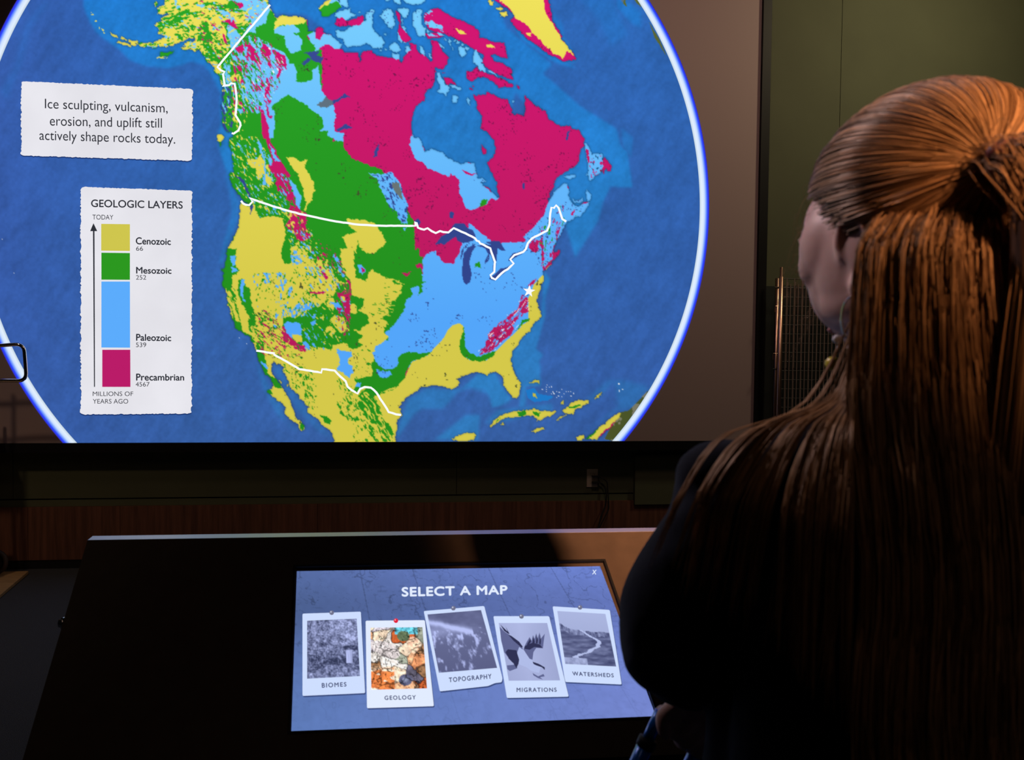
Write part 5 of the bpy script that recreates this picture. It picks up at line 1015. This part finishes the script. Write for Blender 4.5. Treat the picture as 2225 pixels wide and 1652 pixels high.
M_trous = mat('dark_trousers', (.012, .013, .02), .9, bump=.3, bscale=700); M_shoe = mat('dark_shoe', (.02, .018, .018), .6)
LSo = LS+Z*.004; MID = (LS+EL)/2-Vector(RT)*.012
cloth('sweater', [limb([bp(0, -.0, 1.215), bp(0, .0, 1.10), bp(0, .005, .96), bp(0, 0, .86), bp(0, -.005, .74)], [.080, .100, .100, .108, .12], 22, 6), limb([LSo, (LS+RS)/2+Z*.030, RS], [.053, .070, .058], 18, 6),
    limb([at(1610, 1055, .72), at(1560, 1050, .72), at(1525, 1085, .73)], [.046, .042, .030], 16, 5),
    limb([bp(-.075, .0, 1.13), bp(-.08, .01, .95), bp(-.07, 0, .77)], [.078, .078, .092], 18, 5), limb([bp(.075, .0, 1.13), bp(.08, .01, .95), bp(.07, 0, .77)], [.078, .078, .092], 18, 5),
    limb([LSo, at(1538, 1190, .735), at(1470, 1310, .77), at(1452, 1400, .80), at(1472, 1440, .835)], [.054, .052, .053, .050, .044], 20, 8), limb([at(1590, 1280, .78), at(1640, 1430, .79), at(1660, 1680, .76)], [.045, .048, .06], 18, 6), limb([EL, at(1480, 1462, .86), WR-(WR-EL).normalized()*.015], [.047, .041, .031], 18, 8),
    limb([RS, (RS+RE)/2, RE], [.066, .058, .05], 18, 8), limb([RE, (RE+RW)/2, RW-(RW-RE).normalized()*.01], [.05, .042, .033], 18, 8), limb([hp_(0, -.05, -.12), NB+Z*.0, NB-Z*.06], [.054, .064, .09], 18, 5)], .006, M_sweater, .012, 901)
cloth('trousers', [limb([bp(s*.075, -.005, .80), bp(s*.088, .012, .45), bp(s*.088, -.005, .075)], [.106, .075, .062]) for s in (-1, 1)]+[limb([bp(-.05, 0, .8), bp(.05, 0, .8)], [.115, .115])], .008, M_trous, .008, 907)
for s in (-1, 1): cloth('shoe', [limb([bp(s*.085, -.038, .050), bp(s*.09, .05, .044), bp(s*.095, .145, .036)], [.043, .044, .034], 14, 6), bx(tuple(bp(s*.085, 0, 0)-Vector((.035, .07, -.001))), tuple(bp(s*.085, 0, 0)+Vector((.035, .15, .02))))], .005, M_shoe)
M_eye = mat('eye_white', (.8, .78, .76), .2); M_iris = mat('iris', (.05, .09, .10), .2)
for s in (-1, 1):
    e = mobj('eye', *hb((s*.029, .079, .006), (.0125, .0125, .0105), 16, 10), M_eye, pe, True); mobj('iris', *hb((s*.0292, .0892, .006), (.0055, .003, .0055), 14, 8), M_iris, e, True)
    mobj('eyebrow', *limb([hp_(s*.012, .092, .027), hp_(s*.030, .091, .032), hp_(s*.048, .076, .027)], [.0025, .003, .0016], 8, 4), mat('brow', (.25, .14, .06), .8), pe, True)
mobj('lips', *join([hb((0, .094, -.0585), (.020, .007, .0045), 16, 8), hb((0, .0925, -.067), (.017, .007, .0050), 16, 8)]), mat('lips', (.5, .17, .15), .45), pe, True)

# ---- hair
hr = np.random.default_rng(23)
def hair_mat(name, lo, hi, scale):
    m, t, b = nodes_of(name); b.inputs['Roughness'].default_value = .42; b.inputs['Specular IOR Level'].default_value = .6; b.inputs['Specular Tint'].default_value = (1, .7, .42, 1)
    a = t.nodes.new('ShaderNodeAttribute'); a.attribute_name = 'tone'; r = t.nodes.new('ShaderNodeValToRGB'); r.color_ramp.elements[0].color = (*lo, 1); r.color_ramp.elements[1].color = (*hi, 1)
    t.links.new(a.outputs['Fac'], r.inputs[0]); t.links.new(r.outputs[0], b.inputs['Base Color']); return m
M_hair = hair_mat('blond_hair', (.09, .042, .018), (.58, .34, .165), 1)
M_under = mat('hair_underlayer', (.075, .034, .015), .6, spec=.3, noise=.5, nscale=60, stretch=(3, 3, .3))
def strands(name, paths, r0, parent=pe, sides=3, kind=None):
    """paths: (n, k, 3) world; builds thin tapered tubes"""
    P = np.asarray(paths, float)-np.array(origin); n, k, _ = P.shape
    T = np.gradient(P, axis=1); T /= np.linalg.norm(T, axis=2, keepdims=True)+1e-9
    ref = np.array([.3, -.9, .25]); A = np.cross(T, ref); A /= np.linalg.norm(A, axis=2, keepdims=True)+1e-9; B = np.cross(T, A)
    tt = np.linspace(0, 1, k); rr = (r0*(1-.75*np.clip((tt-.75)*4, 0, 1)))[None, :, None]*hr.uniform(.7, 1.25, (n, 1, 1))
    ring_ = [P+A*math.cos(w)*rr+B*math.sin(w)*rr for w in [2*math.pi*s/sides for s in range(sides)]]
    V = np.stack(ring_, 2).reshape(-1, 3); base = (np.arange(n)[:, None]*k+np.arange(k-1)[None])*sides; q = []
    for s in range(sides):
        s2 = (s+1) % sides; q.append(np.stack([base+s, base+s2, base+sides+s2, base+sides+s], -1))
    q = np.stack(q, 2).reshape(-1, 4); me = bpy.data.meshes.new(name); me.vertices.add(len(V)); me.vertices.foreach_set('co', V.astype(np.float32).ravel())
    me.loops.add(len(q)*4); me.loops.foreach_set('vertex_index', q.astype(np.int32).ravel()); me.polygons.add(len(q))
    me.polygons.foreach_set('loop_start', np.arange(0, len(q)*4, 4, dtype=np.int32)); me.polygons.foreach_set('loop_total', np.full(len(q), 4, np.int32)); me.update(calc_edges=True)
    tone = hr.beta(1.1, 1.6, n); at_ = me.attributes.new('tone', 'FLOAT', 'POINT'); at_.data.foreach_set('value', np.repeat(tone, k*sides).astype(np.float32))
    me.polygons.foreach_set('use_smooth', [True]*len(me.polygons)); me.materials.append(M_hair); o = link(bpy.data.objects.new(name, me), parent)
    if kind: o['kind'] = kind
    return o
def spline(ctrl, k):
    """ctrl (n, m, 3) -> (n, k, 3) Catmull-Rom"""
    c = np.asarray(ctrl, float); n, m, _ = c.shape; t = np.linspace(0, m-1, k); i = np.clip(t.astype(int), 0, m-2); f = (t-i)[None, :, None]
    g_ = lambda j: c[:, np.clip(j, 0, m-1)]
    p0, p1, p2, p3 = g_(i-1), g_(i), g_(i+1), g_(i+2)
    return .5*(2*p1+(p2-p0)*f+(2*p0-5*p1+4*p2-p3)*f**2+(3*p1-p0-3*p2+p3)*f**3)
HMn = np.array(HM); HCn = np.array(HC)
def H2W(p): return HCn+np.asarray(p) @ HMn.T
CR = np.array([.0765, .0985, .0865]); CC0 = np.array([0, -.012, .036])
TIE = np.array([-.036, -.108, .014])
tie_dir = (TIE-CC0)/CR; tie_dir /= np.linalg.norm(tie_dir)
# under-layer cap following the hairline
cap = ball(CC0, tuple(CR*.985), 40, 28); capV, capF = cap; ok = []
def on_scalp(p):
    d = (np.array(p)-CC0)/CR; y, z = d[1], d[2]
    return z > -.86+1.62*max(y+.02, 0) if y > -.1 else z > -.8
for f in capF:
    if all(on_scalp(capV[i]) for i in f): ok.append(f)
M_ = world_of(pe)
mobj('nape_hair', *hb((.010, -.030, -.045), (.058, .056, .088), 28, 18), M_under, pe, True)
mobj('hair_cap', [Vector(H2W(v)) for v in capV], ok, M_under, pe, True).modifiers.new('s', 'SOLIDIFY').thickness = .004
# pulled-back hair
def pulled(n, low):
    out_ = []
    while len(out_) < n:
        d = hr.normal(0, 1, 3); d /= np.linalg.norm(d); p = CC0+CR*d
        if d[2] < low or not on_scalp(p): continue
        front = d[1] > .1
        if d[1] < -.55 and hr.random() < .6: continue
        out_.append(d)
    return np.array(out_)
D = pulled(5200, -.8); nS = len(D); kk = 16; tt = np.linspace(0, 1, kk)
om = np.arccos(np.clip(D @ tie_dir, -1, 1))[:, None]; so = np.sin(om)+1e-6
W = (np.sin((1-tt)[None]*om)/so)[..., None]*D[:, None]+(np.sin(tt[None]*om)/so)[..., None]*tie_dir
lift_ = (1.0+hr.uniform(0, .035, (nS, 1))+.03*np.sin(math.pi*tt)[None]*hr.uniform(.2, 1, (nS, 1)))
# clumps: strands bunch together as they near the tie
clump = .010*np.sin(np.arctan2(D[:, 0], D[:, 2])*22+D[:, 1]*3)[:, None]*np.sin(math.pi*tt)[None]; lift_ = lift_+clump+(.07*np.exp(-((D[:, 2]+.35)/.3)**2)*np.exp(-((D[:, 1]+.05)/.45)**2))[:, None]*np.clip(1.3-tt, 0, 1)[None]
PT = CC0+CR*W*lift_[..., None]; end = np.clip((tt-.86)/.14, 0, 1)[None, :, None]; PT = PT*(1-end)+(TIE+np.array([0, .004, 0])+hr.normal(0, .0035, (nS, 1, 3)))*end
strands('pulled_back_hair', H2W(PT), .00052, kind='stuff')
# tail falling from the tie
tie_w = H2W(TIE); camv = -np.array(FW)
def tail(n, k=20):
    o = hr.normal(0, 1, (n, 3))*.005; a = hr.uniform(-1, 1, (n, 1)); b = hr.uniform(-1, 1, (n, 1)); R_ = np.array(Rb)[None]; F_ = np.array(Fb)[None]
    c0 = tie_w+o; c1 = tie_w+o*1.6-F_*.022+np.array([0, 0, -.012]); c2 = tie_w-F_*.026+R_*(a*.016+.006)+F_*b*.008+np.array([0, 0, -.09]); c3 = tie_w-F_*.018+R_*(a*.026+.008)+F_*b*.010+np.array([0, 0, -.28])
    c4 = tie_w-F_*.012+R_*(a*.034+.01)+F_*b*.010+np.array([0, 0, -.50]); c5 = tie_w-F_*.01+R_*(a*.036+.01)+F_*b*.010+np.c_[np.zeros((n, 2)), hr.uniform(-.80, -.66, n)]
    return spline(np.stack([c0, c1, c2, c3, c4, c5], 1), k)
strands('ponytail', tail(1000), .00048, kind='stuff')
mobj('tail_core', *limb([Vector(tie_w)-Fb*.004, Vector(tie_w)-Fb*.024-Z*.03, Vector(tie_w)-Fb*.024-Z*.12+Rb*.006, Vector(tie_w)-Fb*.016-Z*.30+Rb*.008, Vector(tie_w)-Fb*.012-Z*.62+Rb*.01], [.007, .012, .015, .019, .014], 14, 8), M_under, pe, True)
tq = Vector(tie_w); mobj('hair_tie', *join([tube([tq-Fb*.004+(Rb*math.cos(w)+Z*math.sin(w))*.011-Fb*dy for w in np.linspace(0, 2*math.pi, 22, endpoint=False)], .0038, 8, True) for dy in (0, .006)]+[ball(tq+Rb*-.012+Z*.004-Fb*.008, .0065, 12, 8)]), mat('maroon_elastic', (.16, .03, .035), .6), pe, True)
# loose lower hair hanging down the back: given as sections (row of points per height)
def curtain(n, k, xs, depths, ys, thick):
    """sheet between left and right frame columns at several heights, as real 3-D positions"""
    s = hr.random(n); rows = []; coff = hr.normal(0, .0016, 90)
    for (xl, xr_), (dl, dr), y in zip(xs, depths, ys):
        sj = np.clip(s+hr.normal(0, .010, n)+.006*np.sin(y*.006+s*40), 0, 1); bulge = np.sin(math.pi*sj)
        dep_ = dl*(1-sj)+dr*sj-.030*bulge+hr.normal(0, 1, n)*thick+coff[(sj*70).astype(int)%90]+.002*np.sin(sj*31+y*.004)
        rows.append(CAM+rays(xl*(1-sj)+xr_*sj, np.full(n, float(y))+hr.normal(0, 6, n))*dep_[:, None])
    return spline(np.stack(rows, 1), k)
ys = [450, 500, 560, 720, 900, 1080, 1300, 1520, 1760, 2000]
xs = [(1930, 2250), (1885, 2280), (1858, 2300), (1846, 2330), (1838, 2360), (1858, 2380), (1870, 2400), (1850, 2400), (1860, 2400), (1890, 2380)]
dp = [(.660, .645), (.648, .622), (.642, .614), (.638, .612), (.625, .615), (.605, .60), (.592, .59), (.585, .585), (.585, .585), (.59, .59)]
strands('long_back_hair', curtain(3600, 20, xs, dp, ys, .004), .00055, kind='stuff')
# solid under-layer of the back hair
def sheet(name, ys, xs, dp, th, off=.006, nx=26):
    V, F = [], []
    rows = [[], []]
    for side in (0, 1):
        for (xl, xr_), (dl, dr), y in zip(xs, dp, ys):
            for i in range(nx):
                s = i/(nx-1); d = dl*(1-s)+dr*s-.030*math.sin(math.pi*s)+off+(th*math.sin(math.pi*s)**.5 if side else 0); V.append(at(xl*(1-s)+xr_*s, y, d))
    ny = len(ys); N = nx*ny
    for sd_ in (0, 1):
        for j in range(ny-1):
            for i in range(nx-1): a = sd_*N+j*nx+i; F.append((a, a+1, a+nx+1, a+nx) if sd_ else (a, a+nx, a+nx+1, a+1))
    for j in range(ny-1):
        for i in (0, nx-1): a = j*nx+i; F.append((a, a+N, a+N+nx, a+nx))
    for i in range(nx-1):
        for j in (0, ny-1): a = j*nx+i; F.append((a, a+1, a+N+1, a+N))
    return mobj(name, V, F, M_under, pe, True)
sheet('hair_underlayer', ys, [(a+10, b-10) for a, b in xs], dp, .03)
# lock over the left shoulder
def lock(n, k, top, mid, sh, low, end_, jit):
    g_ = hr.random((max(4, n//28), 1)); s = np.clip(g_[hr.integers(0, len(g_), n)]+hr.normal(0, .016, (n, 1)), 0, 1); rows = []
    for (a, b, da, db) in (top, mid, sh, low, end_):
        sj = np.clip(s+hr.normal(0, .012, (n, 1)), 0, 1); px = a[0]*(1-sj)+b[0]*sj; py = a[1]*(1-sj)+b[1]*sj; d = da*(1-sj)+db*sj+hr.normal(0, jit, (n, 1))
        rows.append(CAM+rays(px[:, 0], py[:, 0])*d)
    e = hr.uniform(0, 1.0, (n, 1)); rows[-1] = rows[-2]*e+rows[-1]*(1-e)
    return spline(np.stack(rows, 1), k)
L1 = lock(560, 18, ((1856, 660), (1885, 660), .68, .655), ((1812, 850), (1866, 850), .675, .64), ((1650, 925), (1852, 950), .665, .605), ((1530, 1060), (1845, 1130), .665, .585), ((1470, 1300), (1800, 1500), .70, .60), .004)
L2 = lock(520, 18, ((1856, 660), (1880, 660), .675, .65), ((1830, 860), (1864, 850), .66, .635), ((1760, 930), (1858, 960), .635, .60), ((1700, 1090), (1864, 1160), .61, .585), ((1680, 1420), (1860, 1640), .62, .585), .004)
L3 = lock(160, 16, ((1845, 700), (1870, 700), .69, .67), ((1740, 880), (1820, 860), .69, .66), ((1560, 950), (1700, 930), .68, .64), ((1470, 1080), (1600, 1040), .67, .62), ((1400, 1240), (1530, 1260), .69, .64), .004)
strands('shoulder_hair', np.concatenate([spline(x, 18) for x in (L1, L2)] + [spline(L3, 18)]), .00045, kind='stuff')
# flyaway hairs at the temple and crown
n = 70; s0 = hr.random((n, 1)); p0 = CAM+rays(1790+30*s0[:, 0], 400+220*s0[:, 0])*.75; rows = [p0]
dirs = np.array(RT)*-1
for st in (1, 2, 3): rows.append(p0+dirs*(.012*st)*hr.uniform(.3, 1.3, (n, 1))+np.array([0, 0, -1.])*.010*st*st*hr.uniform(.2, 1, (n, 1))+hr.normal(0, .003, (n, 3)))
strands('flyaway_hair', spline(np.stack(rows, 1), 10), .00016, kind='stuff')
# earring
ew = hp_(-.0765, .003, -.062)
er = mobj('earring', *tube([ew+(Fh*math.cos(w)*.010+Z*(math.sin(w)*.018-.018)) for w in np.linspace(0, 2*math.pi, 24, endpoint=False)], .0009, 6, True), M_chrome, pe, True)
bead = Vector(at(1809, 790, .70)); mobj('bead', *ball(bead, .0062, 14, 10), mat('yellow_bead', (.75, .62, .02), .3), er, True)
mobj('link', *tube([ew-Z*.036, (ew-Z*.036+bead)/2+Fh*.002, bead+Z*.005], .0008, 6), M_chrome, er, True)
for q_, r_ in (((1819, 737), .0040), ((1824, 756), .0026)): mobj('bead', *ball(at(*q_, .70), r_, 12, 8), mat('pearl_bead', (.7, .7, .72), .2), er, True)
er['label'] = 'dangling hoop earring with a yellow bead'

# ------------------------------------------------------------------ blue tube frame in her hand
M_blue = mat('blue_anodised_tube', (.0, .20, .85), .25, metal=.3, spec=.8, coat=.6)
wf = tag(empty('walking_frame', (float((G0.x+G1.x)/2), float((G0.y+G1.y)/2), 0)), 'shiny blue tube walking frame whose bar is held in the hand of the person', 'walking frame')
A1 = at(1388, 1652, .955); A2 = at(1503, 1652, .95); dl = (A1-G0).normalized(); dr = (A2-G1).normalized(); dl = Vector((dl.x*.55, dl.y-.05, dl.z)).normalized()
fl1 = Vector((A1.x-.10, A1.y-.12, .02)); fl2 = Vector((A2.x+.02, A2.y-.10, .02)); J1 = G0*.35+A1*.65
bar = mobj('grip_bar', *tube([G0, G1], BR, 14), M_blue, wf, True)
mobj('leg', *tube([G0, J1], .0072, 14), M_blue, wf, True); mobj('leg', *tube([J1, A1+(A1-G0)*.6, fl1], .0098, 14), M_blue, wf, True)
mobj('leg', *tube([G1, A2+(A2-G1)*.5, fl2], .0085, 14), M_blue, wf, True)
mobj('joint_collar', *tube([J1+(G0-J1).normalized()*.006, J1-(G0-J1).normalized()*.006], .0112, 14), M_black, wf, True)
mobj('joint_block', *tube([G0+gdir*.004, G0+gdir*.022], .0145, 12), M_black, wf, True)
for p, q_ in ((fl1, (-.18, .55)), (fl2, (.05, .55))): mobj('rubber_foot', *tube([p, Vector((p.x, p.y, .0005))], .014, 14), M_rubber, wf, True)
back = [Vector((fl1.x+.02, fl1.y-.01, .45)), Vector((fl2.x, fl2.y, .45))]; mobj('cross_bar', *tube([fl1+(A1+(A1-G0)*.6-fl1)*.45, fl2+(A2+(A2-G1)*.5-fl2)*.45], .008, 12), M_blue, wf, True)
